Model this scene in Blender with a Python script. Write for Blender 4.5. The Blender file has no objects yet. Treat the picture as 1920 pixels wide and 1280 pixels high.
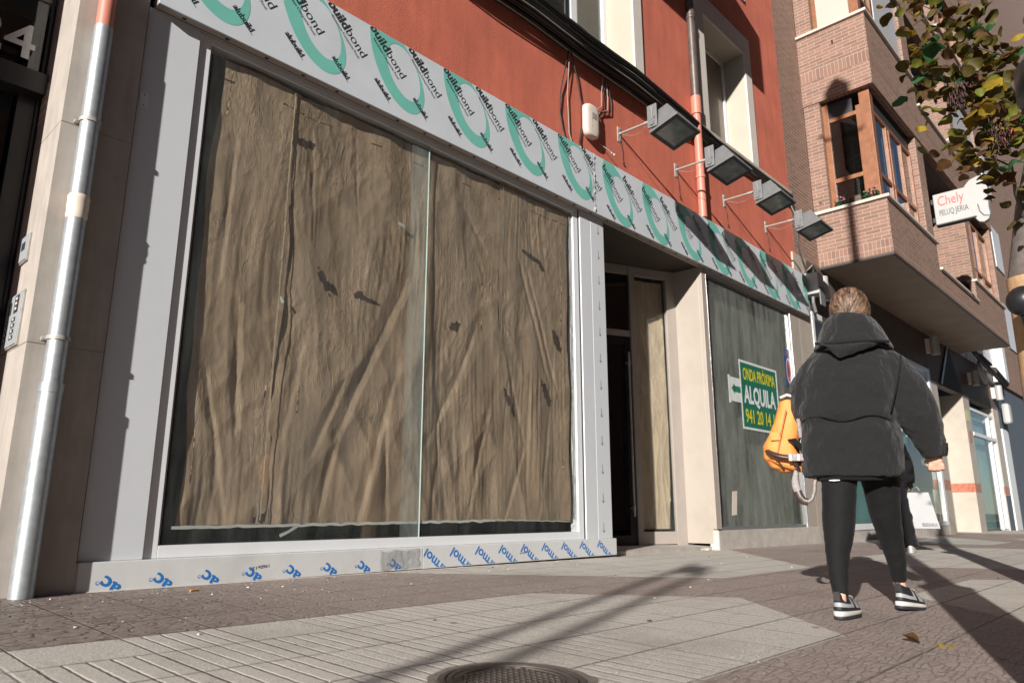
import bpy, bmesh, math, random
from mathutils import Vector, Matrix, noise
R = math.radians
sc = bpy.context.scene
random.seed(7)
# ------------------------------------------------------------------ camera, sky, sun, exposure
CAMZ = 0.42
YAW, PITCH, ROLL = R(46.5517), R(13.1785), R(0.017)
cd = bpy.data.cameras.new('camera'); cam = bpy.data.objects.new('camera', cd); sc.collection.objects.link(cam)
_f = Vector((math.sin(YAW)*math.cos(PITCH), math.cos(YAW)*math.cos(PITCH), math.sin(PITCH)))
_r = Vector((math.cos(YAW), -math.sin(YAW), 0)); _u = _r.cross(_f)
_m = Matrix((_r, _u, -_f)).transposed().to_4x4(); _m.translation = Vector((0, 0, CAMZ))
cam.matrix_world = _m
cd.sensor_width = 36; cd.lens = 25.38; cd.clip_start = 0.03; cd.clip_end = 2000
cd.dof.use_dof = True; cd.dof.focus_distance = 5.0; cd.dof.aperture_fstop = 3.5
sc.camera = cam
SUN_AZ, SUN_EL = 19.3, 18.2          # direction the light travels: from +X towards +Y, falling
w = bpy.data.worlds.new('World'); sc.world = w; w.use_nodes = True
nt = w.node_tree; bg = nt.nodes['Background']
sky = nt.nodes.new('ShaderNodeTexSky'); sky.sky_type = 'NISHITA'; sky.sun_disc = False
sky.sun_elevation = R(SUN_EL); sky.sun_rotation = R(270 - SUN_AZ); sky.altitude = 400; sky.air_density = 0.7; sky.dust_density = 0.25
nt.links.new(sky.outputs[0], bg.inputs[0]); bg.inputs[1].default_value = 0.05
sd = bpy.data.lights.new('sun', 'SUN'); sun = bpy.data.objects.new('sun', sd); sc.collection.objects.link(sun)
sd.energy = 5.0; sd.angle = R(0.55); sd.color = (1.0, 0.945, 0.88)
_d = Vector((math.cos(R(SUN_EL))*math.cos(R(SUN_AZ)), math.cos(R(SUN_EL))*math.sin(R(SUN_AZ)), -math.sin(R(SUN_EL))))
sun.rotation_euler = _d.to_track_quat('-Z', 'Y').to_euler()
sc.view_settings.view_transform = 'Standard'; sc.view_settings.look = 'None'
sc.view_settings.exposure = 0.66; sc.view_settings.gamma = 1
sc.render.resolution_x = 1024; sc.render.resolution_y = 682
# ------------------------------------------------------------------ helpers
def link(o): sc.collection.objects.link(o)
def tag(o, label=None, cat=None, group=None, kind=None):
    if label: o['label'] = label
    if cat: o['category'] = cat
    if group: o['group'] = group
    if kind: o['kind'] = kind
    return o
def thing(name, label, cat, loc=(0, 0, 0), rz=0, group=None):
    o = bpy.data.objects.new(name, None); o.empty_display_size = 0.1; link(o)
    o.location = loc; o.rotation_euler = (0, 0, rz)
    return tag(o, label, cat, group)
def gz(x, y): return -0.006*(x-1.33) - 0.022*(4.42-y)      # the pavement falls gently to the street
def nz(p, s=1.0): return noise.noise(Vector(p)*s)
class MB:
    def __init__(s): s.v = []; s.f = []; s.m = []; s.uv = None; s.smooth = []
    def add(s, vs, fs, m=0, smooth=False):
        b = len(s.v); s.v += [Vector(p) for p in vs]
        for f in fs: s.f.append([b+i for i in f]); s.m.append(m); s.smooth.append(smooth)
        return s
    def quad(s, a, b, c, d, m=0): return s.add([a, b, c, d], [(0, 1, 2, 3)], m)
    def box(s, x0, x1, y0, y1, z0, z1, m=0):
        v = [(x0,y0,z0),(x1,y0,z0),(x1,y1,z0),(x0,y1,z0),(x0,y0,z1),(x1,y0,z1),(x1,y1,z1),(x0,y1,z1)]
        return s.add(v, [(3,2,1,0),(4,5,6,7),(0,1,5,4),(1,2,6,5),(2,3,7,6),(3,0,4,7)], m)
    def obox(s, o, ux, uy, uz, m=0):        # box from corner o and three edge vectors
        o, ux, uy, uz = map(Vector, (o, ux, uy, uz))
        v = [o, o+ux, o+ux+uy, o+uy, o+uz, o+ux+uz, o+ux+uy+uz, o+uy+uz]
        return s.add(v, [(3,2,1,0),(4,5,6,7),(0,1,5,4),(1,2,6,5),(2,3,7,6),(3,0,4,7)], m)
    def tube(s, pts, r, n=8, m=0, caps=True, flat=1.0):
        pts = [Vector(p) for p in pts]; k = len(pts)
        rs = r if isinstance(r, (list, tuple)) else [r]*k
        t0 = (pts[1]-pts[0]).normalized(); up = Vector((0, 0, 1)) if abs(t0.z) < 0.9 else Vector((0, 1, 0))
        a = t0.cross(up).normalized(); vs = []
        for i in range(k):
            t = (pts[min(i+1, k-1)]-pts[max(i-1, 0)]).normalized()
            a = (a - t*a.dot(t)).normalized(); b = t.cross(a)
            for j in range(n):
                q = 2*math.pi*j/n; vs.append(pts[i] + (a*math.cos(q)+b*math.sin(q)*flat)*rs[i])
        fs = [(i*n+j, i*n+(j+1)%n, (i+1)*n+(j+1)%n, (i+1)*n+j) for i in range(k-1) for j in range(n)]
        s.add(vs, fs, m, True)
        if caps:
            s.add([vs[j] for j in range(n)][::-1], [tuple(range(n))], m); s.add(vs[-n:], [tuple(range(n))], m)
        return s
    def rings(s, rings, n=20, m=0, caps=True, smooth=True):   # ring = (cx, cy, z, rx, ry, power)
        vs = []
        for rg in rings:
            cx, cy, z, rx, ry = rg[:5]; e = rg[5] if len(rg) > 5 else 2.0
            for j in range(n):
                q = 2*math.pi*j/n; c, si = math.cos(q), math.sin(q)
                vs.append((cx+rx*math.copysign(abs(c)**(2/e), c), cy+ry*math.copysign(abs(si)**(2/e), si), z))
        fs = [(i*n+j, i*n+(j+1)%n, (i+1)*n+(j+1)%n, (i+1)*n+j) for i in range(len(rings)-1) for j in range(n)]
        if caps: fs += [tuple(range(n))[::-1], tuple(range((len(rings)-1)*n, len(rings)*n))]
        return s.add(vs, fs, m, smooth)
    def ball(s, c, rx, ry=None, rz=None, m=0, n=12, k=8):
        ry = ry or rx; rz = rz or rx
        rg = []
        for i in range(k+1):
            t = math.pi*i/k; rg.append((c[0], c[1], c[2]-rz*math.cos(t), max(rx*math.sin(t), 1e-4), max(ry*math.sin(t), 1e-4)))
        return s.rings(rg, n, m, caps=False)
    def xf(s, M, start=0):
        for i in range(start, len(s.v)): s.v[i] = M @ s.v[i]
        return s
    def split(s, name, mats, parent=None, **k):      # every separate piece becomes an object of its own
        p = list(range(len(s.v)))
        def find(i):
            while p[i] != i: p[i] = p[p[i]]; i = p[i]
            return i
        for f in s.f:
            for i in f[1:]: p[find(i)] = find(f[0])
        g = {}
        for k_, f in enumerate(s.f): g.setdefault(find(f[0]), []).append(k_)
        for ids in g.values():
            m = MB(); mp = {}
            for k_ in ids:
                for i in s.f[k_]:
                    if i not in mp: mp[i] = len(m.v); m.v.append(s.v[i])
                m.f.append([mp[i] for i in s.f[k_]]); m.m.append(s.m[k_]); m.smooth.append(s.smooth[k_])
            m.build(name, mats, parent, **k)
    def build(s, name, mats, parent=None, local=False, bevel=0, smooth=None, flip=False):
        me = bpy.data.meshes.new(name)
        if not isinstance(mats, (list, tuple)): mats = [mats]
        off = Vector((0, 0, 0))
        if parent is not None and not local:
            p = parent
            while p is not None: off += p.location; p = p.parent
        me.from_pydata([v-off for v in s.v], [], s.f)
        for mt in mats: me.materials.append(mt)
        for i, p in enumerate(me.polygons):
            p.material_index = min(s.m[i], len(mats)-1); p.use_smooth = s.smooth[i] if smooth is None else smooth
        uvl = me.uv_layers.new(name='UVMap')
        if s.uv: 
            for l in me.loops: uvl.data[l.index].uv = s.uv[l.vertex_index]
        else:
            for p in me.polygons:
                nx, ny, nzz = abs(p.normal.x), abs(p.normal.y), abs(p.normal.z)
                for li in p.loop_indices:
                    c = me.vertices[me.loops[li].vertex_index].co + off
                    uvl.data[li].uv = (c.y, c.z) if nx >= ny and nx > nzz else ((c.x, c.z) if ny > nzz else (c.x, c.y))
        o = bpy.data.objects.new(name, me); link(o)
        if parent is not None: o.parent = parent
        if bevel:
            b = o.modifiers.new('bevel', 'BEVEL'); b.width = bevel; b.segments = 2; b.limit_method = 'ANGLE'
        return o
def remesh(o, vox, smooth_it=4, disp=0, size=0.2):
    bm = bmesh.new(); bm.from_mesh(o.data); bmesh.ops.recalc_face_normals(bm, faces=bm.faces); bm.to_mesh(o.data); bm.free()
    r = o.modifiers.new('remesh', 'REMESH'); r.mode = 'VOXEL'; r.voxel_size = vox; r.use_smooth_shade = True
    if smooth_it:
        s = o.modifiers.new('smooth', 'SMOOTH'); s.factor = 0.6; s.iterations = smooth_it
    if disp:
        t = bpy.data.textures.new(o.name+'_folds', 'CLOUDS'); t.noise_scale = size; t.noise_depth = 2
        d = o.modifiers.new('folds', 'DISPLACE'); d.texture = t; d.strength = disp; d.mid_level = 0.5; d.texture_coords = 'LOCAL'
    return o
def copy_tree(o, parent=None):
    c = o.copy(); link(c)
    if parent is not None: c.parent = parent
    for ch in list(o.children): copy_tree(ch, c)
    return c
# text: triangles of a string in its own plane, cached
_tc = {}
def text_tris(t, bold=0.0):
    if (t, bold) in _tc: return _tc[(t, bold)]
    cu = bpy.data.curves.new('txt', 'FONT'); cu.body = t; cu.size = 1; cu.offset = bold; cu.resolution_u = 3
    o = bpy.data.objects.new('txt', cu); link(o); bpy.context.view_layer.update()
    me = o.to_mesh(); me.calc_loop_triangles()
    vs = [v.co.copy() for v in me.vertices]; ts = [tuple(l.vertices) for l in me.loop_triangles]
    tris = [[(vs[i].x, vs[i].y) for i in q] for q in ts]
    wd = max((p[0] for q in tris for p in q), default=0)
    o.to_mesh_clear(); bpy.data.objects.remove(o); bpy.data.curves.remove(cu)
    _tc[(t, bold)] = (tris, wd); return _tc[(t, bold)]
def clip(poly, rect):
    x0, x1, y0, y1 = rect
    for ax, lim, sg in ((0, x0, 1), (0, x1, -1), (1, y0, 1), (1, y1, -1)):
        out = []
        for i in range(len(poly)):
            a, b = poly[i-1], poly[i]; da, db = (a[ax]-lim)*sg, (b[ax]-lim)*sg
            if (da >= 0) != (db >= 0):
                k = da/(da-db); out.append((a[0]+(b[0]-a[0])*k, a[1]+(b[1]-a[1])*k))
            if db >= 0: out.append(b)
        poly = out
        if len(poly) < 3: return []
    return poly
def flat_add(mb, tris, place, rect, to3, m=0):   # place: 2D->plane 2D, to3: plane 2D -> 3D
    for t in tris:
        p = [place(q) for q in t]
        if rect: p = clip(p, rect)
        if len(p) >= 3: mb.add([to3(q) for q in p], [tuple(range(len(p)))], m)
def rot2(ox, oy, deg, sx, sy=None):
    sy = sy or sx; c, s_ = math.cos(R(deg)), math.sin(R(deg))
    return lambda q: (ox + q[0]*sx*c - q[1]*sy*s_, oy + q[0]*sx*s_ + q[1]*sy*c)
# ------------------------------------------------------------------ materials
class NT:
    def __init__(s, name):
        s.mat = bpy.data.materials.new(name); s.mat.use_nodes = True; s.t = s.mat.node_tree
        s.b = s.t.nodes['Principled BSDF']; s.out = s.t.nodes['Material Output']
    def n(s, typ, **k):
        x = s.t.nodes.new(typ)
        for a, v in k.items(): setattr(x, a, v)
        return x
    def put(s, sock, v):
        if hasattr(v, 'is_output') or isinstance(v, bpy.types.NodeSocket): s.t.links.new(v, sock)
        else: sock.default_value = v
    def math(s, op, a, b=None, c=None):
        x = s.n('ShaderNodeMath', operation=op)
        for i, v in enumerate((a, b, c)):
            if v is not None: s.put(x.inputs[i], v)
        return x.outputs[0]
    def mix(s, f, a, b, mode='MIX'):
        x = s.n('ShaderNodeMix', data_type='RGBA', blend_type=mode)
        s.put(x.inputs[0], f)
        for i, v in ((6, a), (7, b)):
            if isinstance(v, (tuple, list)): v = (*v[:3], 1)
            s.put(x.inputs[i], v)
        return x.outputs[2]
    def coord(s, k='Object'): return s.n('ShaderNodeTexCoord').outputs[k]
    def noise(s, scale, detail=4, rough=0.55, vec=None, dist=0, stretch=None):
        v = vec if vec is not None else s.coord()
        if stretch:
            mp = s.n('ShaderNodeMapping'); s.t.links.new(v, mp.inputs[0]); mp.inputs['Scale'].default_value = stretch; v = mp.outputs[0]
        x = s.n('ShaderNodeTexNoise'); s.t.links.new(v, x.inputs['Vector'])
        x.inputs['Scale'].default_value = scale; x.inputs['Detail'].default_value = detail; x.inputs['Roughness'].default_value = rough
        x.inputs['Distortion'].default_value = dist
        return x.outputs['Fac']
    def ramp(s, f, a, b):
        x = s.n('ShaderNodeMapRange'); s.put(x.inputs[0], f); x.inputs[1].default_value = a; x.inputs[2].default_value = b
        return x.outputs[0]
    def bump(s, h, dist=0.002, strength=1.0, chain=None):
        x = s.n('ShaderNodeBump'); x.inputs['Distance'].default_value = dist; x.inputs['Strength'].default_value = strength
        s.put(x.inputs['Height'], h)
        if chain is not None: s.t.links.new(chain, x.inputs['Normal'])
        s.t.links.new(x.outputs[0], s.b.inputs['Normal']); return x.outputs[0]
    def col(s, c): s.put(s.b.inputs['Base Color'], (*c, 1) if isinstance(c, (tuple, list)) else c)
    def rough(s, v): s.put(s.b.inputs['Roughness'], v)
def sc3(c, k): return tuple(min(1, x*k) for x in c)
def pm(name, col, rough=0.6, var=0.12, scale=3, bump=0.0, bscale=60, metal=0, streak=None, spec=0.5, dirt=0.0, coat=0):
    N = NT(name); f = N.noise(scale, 6, 0.6)
    c = N.mix(N.ramp(f, 0.3, 0.7), sc3(col, 1-var), sc3(col, 1+var))
    if streak:
        g = N.noise(4, 5, 0.6, stretch=streak); c = N.mix(N.ramp(g, 0.45, 0.75), c, N.mix(0.35, c, sc3(col, 0.45)))
    if dirt:
        g = N.noise(1.7, 8, 0.7); c = N.mix(N.math('MULTIPLY', N.ramp(g, 0.5, 0.75), dirt), c, sc3(col, 0.3))
    N.col(c); N.rough(N.ramp(N.noise(scale*6, 4), -0.5/ max(rough, .01) , 1.0) if False else rough)
    N.b.inputs['Metallic'].default_value = metal; N.b.inputs['Specular IOR Level'].default_value = spec
    if coat: N.b.inputs['Coat Weight'].default_value = coat
    if bump: N.bump(N.noise(bscale, 6, 0.65), bump)
    return N.mat
def glass(name, tint=(0.9, 0.93, 0.92), dust_haze=0.0, dust_haze_col=(0.5, 0.52, 0.48), strength=1.0, scale=2.5):
    N = NT(name); t = N.t; t.nodes.remove(N.b)
    tr = N.n('ShaderNodeBsdfTransparent'); tr.inputs[0].default_value = (*tint, 1)
    gl = N.n('ShaderNodeBsdfGlossy'); gl.inputs['Roughness'].default_value = 0.02
    fr = N.n('ShaderNodeFresnel'); ge = N.n('ShaderNodeNewGeometry')      # same reflectance from either side of the pane
    N.put(fr.inputs[0], N.math('SUBTRACT', 1.5, N.math('MULTIPLY', ge.outputs['Backfacing'], 1.5-1/1.5)))
    m1 = N.n('ShaderNodeMixShader'); t.links.new(N.math('MULTIPLY', fr.outputs[0], strength), m1.inputs[0])
    t.links.new(tr.outputs[0], m1.inputs[1]); t.links.new(gl.outputs[0], m1.inputs[2]); last = m1.outputs[0]
    if dust_haze:
        df = N.n('ShaderNodeBsdfDiffuse'); df.inputs[0].default_value = (*dust_haze_col, 1)
        a = N.noise(scale, 8, 0.7, stretch=(1, 1, 0.35)); b = N.noise(14, 5, 0.7, stretch=(1, 1, 0.15))
        k = N.math('MULTIPLY', N.math('ADD', N.ramp(a, 0.3, 0.75), N.ramp(b, 0.4, 0.9)), dust_haze)
        m2 = N.n('ShaderNodeMixShader'); t.links.new(k, m2.inputs[0]); t.links.new(last, m2.inputs[1]); t.links.new(df.outputs[0], m2.inputs[2]); last = m2.outputs[0]
    t.links.new(last, N.out.inputs[0]); return N.mat
def brick(name, rot=0.0, c1=(0.285, 0.158, 0.118), c2=(0.195, 0.108, 0.08), mort=(0.38, 0.325, 0.265), bw=0.25, rh=0.068):
    N = NT(name); uv = N.coord('UV'); mp = N.n('ShaderNodeMapping'); mp.inputs['Rotation'].default_value = (0, 0, rot); N.t.links.new(uv, mp.inputs[0])
    x = N.n('ShaderNodeTexBrick'); N.t.links.new(mp.outputs[0], x.inputs['Vector'])
    x.inputs['Color1'].default_value = (*c1, 1); x.inputs['Color2'].default_value = (*c2, 1); x.inputs['Mortar'].default_value = (*mort, 1)
    x.inputs['Scale'].default_value = 1; x.inputs['Brick Width'].default_value = bw; x.inputs['Row Height'].default_value = rh
    x.inputs['Mortar Size'].default_value = 0.0065; x.inputs['Mortar Smooth'].default_value = 0.15; x.inputs['Bias'].default_value = 0
    if rot: x.offset = 0.0
    f = N.noise(9, 6, 0.6); c = N.mix(N.ramp(f, 0.25, 0.8), N.mix(0.25, x.outputs[0], (0.12, 0.07, 0.05)), x.outputs[0])
    N.col(c); N.rough(0.85)
    h = N.math('ADD', N.math('SUBTRACT', 1, x.outputs['Fac']), N.math('MULTIPLY', N.noise(70, 4), 0.35)); N.bump(h, 0.004)
    return N.mat
M = {}
M['white'] = pm('white_coated_panel', (0.56, 0.585, 0.615), 0.38, 0.02, 1.2, 0.0004, 5, spec=0.4, dirt=0.05)
M['white2'] = pm('white_frame_aluminium', (0.66, 0.68, 0.70), 0.35, 0.03, 2.0, dirt=0.08)
M['trim'] = pm('white_trim_panel', (0.58, 0.59, 0.59), 0.4, 0.04, 3, dirt=0.25)
M['fascia'] = pm('fascia_protective_film', (0.56, 0.60, 0.64), 0.33, 0.04, 2.5, 0.0006, 5, dirt=0.1)
M['ink'] = pm('black_print', (0.03, 0.035, 0.04), 0.4, 0.1)
M['teal'] = pm('teal_print', (0.16, 0.47, 0.40), 0.4, 0.05, 4)
M['blueink'] = pm('blue_print', (0.02, 0.17, 0.50), 0.4, 0.06)
M['seal'] = pm('dark_joint', (0.02, 0.02, 0.022), 0.7)
M['stucco'] = pm('red_stucco', (0.53, 0.142, 0.088), 0.92, 0.14, 1.3, 0.005, 90, streak=(2, 2, 0.3), dirt=0.16)
M['salmon'] = pm('salmon_paint', (0.50, 0.19, 0.135), 0.45, 0.06, 8)
M['stone'] = pm('beige_stone_cladding', (0.40, 0.36, 0.32), 0.6, 0.10, 4, 0.0006, 200, streak=(3, 3, 0.5), dirt=0.25)
M['stone2'] = pm('polished_cream_stone', (0.39, 0.35, 0.295), 0.4, 0.08, 3, 0.0003, 120, dirt=0.1)
M['marblebrown'] = pm('brown_marble', (0.10, 0.08, 0.068), 0.62, 0.25, 5, streak=(4, 4, 0.5))
M['redmarble'] = pm('red_marble_band', (0.36, 0.13, 0.08), 0.35, 0.35, 14)
M['surround'] = pm('window_surround_render', (0.58, 0.54, 0.49), 0.8, 0.06, 3, 0.001, 90, dirt=0.15)
M['cream'] = pm('cream_paint', (0.43, 0.39, 0.32), 0.8, 0.05, 3, 0.0006, 60)
M['concrete'] = pm('weathered_concrete', (0.42, 0.39, 0.35), 0.85, 0.15, 7, 0.002, 60, dirt=0.3)
M['galv'] = pm('galvanised_steel', (0.42, 0.46, 0.48), 0.45, 0.14, 22, 0.0008, 30, metal=0.65, dirt=0.25)
M['lead'] = pm('dark_old_pipe', (0.12, 0.10, 0.09), 0.4, 0.3, 10, metal=0.3)
M['taupe'] = pm('taupe_aluminium', (0.33, 0.29, 0.26), 0.4, 0.05, 3, dirt=0.15)
M['taupelight'] = pm('taupe_light_panel', (0.37, 0.325, 0.28), 0.42, 0.05, 2, 0.0004, 6, dirt=0.15)
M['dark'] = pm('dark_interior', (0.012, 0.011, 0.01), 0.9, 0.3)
M['blackgloss'] = pm('black_painted_metal', (0.015, 0.015, 0.017), 0.35, 0.2)
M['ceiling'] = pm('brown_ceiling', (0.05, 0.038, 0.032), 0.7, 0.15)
M['chrome'] = pm('brushed_steel', (0.55, 0.56, 0.58), 0.3, 0.08, 20, metal=0.85)
M['plate'] = pm('grey_intercom_plate', (0.42, 0.45, 0.48), 0.4, 0.06, 10, metal=0.3)
M['lampgrey'] = pm('grey_floodlight_paint', (0.155, 0.16, 0.165), 0.5, 0.12, 12, 0.0006, 120, dirt=0.3)
M['lampdark'] = pm('dark_gasket', (0.03, 0.03, 0.033), 0.6, 0.2)
M['galvold'] = pm('dull_steel_bracket', (0.40, 0.38, 0.35), 0.55, 0.25, 25, metal=0.2, dirt=0.4)
M['plastic'] = pm('aged_white_plastic', (0.66, 0.58, 0.50), 0.45, 0.06, 6, dirt=0.15)
M['whiteplastic'] = pm('white_plastic_box', (0.37, 0.37, 0.36), 0.45, 0.04, 6, dirt=0.1)
M['cable'] = pm('black_cable', (0.018, 0.017, 0.017), 0.5, 0.3, 20)
M['cablegrey'] = pm('grey_cable', (0.30, 0.27, 0.24), 0.6, 0.2, 20)
M['wood'] = pm('varnished_window_wood', (0.25, 0.105, 0.05), 0.4, 0.22, 7, 0.0006, 60, streak=(14, 14, 0.6))
M['woodsoff'] = None
M['sill'] = pm('pale_stone_sill', (0.52, 0.47, 0.41), 0.7, 0.08, 8, 0.0005, 90, dirt=0.2)
M['blind'] = pm('cream_roller_blind', (0.42, 0.40, 0.35), 0.8, 0.03)
M['greypanel'] = pm('grey_composite_panel', (0.44, 0.45, 0.47), 0.5, 0.05)
M['bluewall'] = pm('pale_blue_grey_wall', (0.50, 0.56, 0.62), 0.7, 0.06, 1.5, dirt=0.15)
M['bluedark'] = pm('slate_blue_cladding', (0.09, 0.11, 0.14), 0.6, 0.1)
M['teal_film'] = pm('teal_window_film', (0.10, 0.24, 0.24), 0.5, 0.25, 1.2)
M['tape'] = pm('whitish_tape', (0.62, 0.66, 0.64), 0.35, 0.08, 10)
M['tealedge'] = pm('glass_edge', (0.55, 0.72, 0.70), 0.2, 0.1)
M['brick'] = brick('brick_wall'); M['soldier'] = brick('brick_soldier_course', math.pi/2)
M['brickside'] = M['brick']
M['glass'] = glass('shop_window_glass', (0.96, 0.965, 0.955), 0.045, (0.5, 0.56, 0.55), 1.0, 1.3)  # light dust, its bluish patches also painting in reflected haze
M['glassdirty'] = glass('dusty_shop_glass', (0.86, 0.88, 0.86), 0.30, (0.38, 0.41, 0.385), 1.0, 2.2)
M['glassdark'] = glass('window_glass', (0.55, 0.6, 0.6), 0.01, strength=1.6)
def slat_mat(name, col, axis, freq, depth=0.004, rough=0.5):
    N = NT(name); sp = N.n('ShaderNodeSeparateXYZ'); N.t.links.new(N.coord(), sp.inputs[0])
    h = N.math('ABSOLUTE', N.math('SINE', N.math('MULTIPLY', sp.outputs[axis], freq)))
    k = N.math('POWER', h, 0.3)
    c = N.mix(k, sc3(col, 0.35), col); g = N.noise(2, 5); N.col(N.mix(N.ramp(g, .35, .7), sc3_sock(N, c), c)); N.rough(rough); N.bump(k, depth)
    return N.mat
def sc3_sock(N, c): return N.mix(0.3, c, (0.02, 0.02, 0.02))
M['soffit'] = slat_mat('ribbed_brown_soffit', (0.27, 0.195, 0.14), 0, 26, 0.006, 0.55)
M['shutter'] = slat_mat('roller_shutter_slats', (0.30, 0.25, 0.22), 2, 62, 0.006)
M['fins'] = slat_mat('white_ribbed_cladding', (0.58, 0.61, 0.64), 0, 7, 0.01)
# kraft paper: fine fibres, creases and a few damp patches
def kraft(name, base):
    N = NT(name); f = N.noise(5, 8, 0.65, stretch=(3, 1, 0.8)); g = N.noise(30, 5, 0.6, stretch=(6, 1, 0.7))
    c = N.mix(N.ramp(f, 0.3, 0.72), sc3(base, 0.78), sc3(base, 1.16)); c = N.mix(N.ramp(g, 0.62, 0.74), c, sc3(base, 1.5))
    N.col(c); N.rough(0.55); N.b.inputs['Specular IOR Level'].default_value = 0.35
    def ridge(sc_, st, dist): return N.math('ABSOLUTE', N.math('SUBTRACT', N.noise(sc_, 5, .62, stretch=st, dist=dist), .5))
    a_ = ridge(7, (1.5, 1, .7), .8); b_ = ridge(22, (1.8, 1, .45), .5)
    vein = N.ramp(N.noise(1.3, 3), .45, .65)
    c = N.mix(N.math('MULTIPLY', N.math('MULTIPLY', N.math('SUBTRACT', 1, N.ramp(b_, 0.0, 0.035)), vein), .55), c, sc3(base, 1.9))
    c = N.mix(N.math('MULTIPLY', N.ramp(N.noise(2.2, 6, .65), .45, .75), .35), c, sc3(base, .62)); N.col(c)
    h = N.math('ADD', N.math('MULTIPLY', a_, 2.2), N.math('MULTIPLY', b_, 1.0))
    pm_ = N.ramp(N.noise(1.5, 3, .6, stretch=(1, 1, .8)), .42, .60); N.bump(N.math('MULTIPLY', h, N.math('ADD', .22, N.math('MULTIPLY', pm_, .78))), 0.009, 0.9)
    return N.mat
M['kraft'] = kraft('brown_kraft_paper', (0.36, 0.27, 0.19)); M['kraftlight'] = kraft('pale_kraft_paper', (0.42, 0.335, 0.24))
M['kraftgreen'] = kraft('greenish_backing_paper', (0.30, 0.31, 0.27))
M['damp'] = pm('dark_damp_patch', (0.06, 0.038, 0.028), 0.6, 0.3, 20, 0.002, 40)
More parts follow.
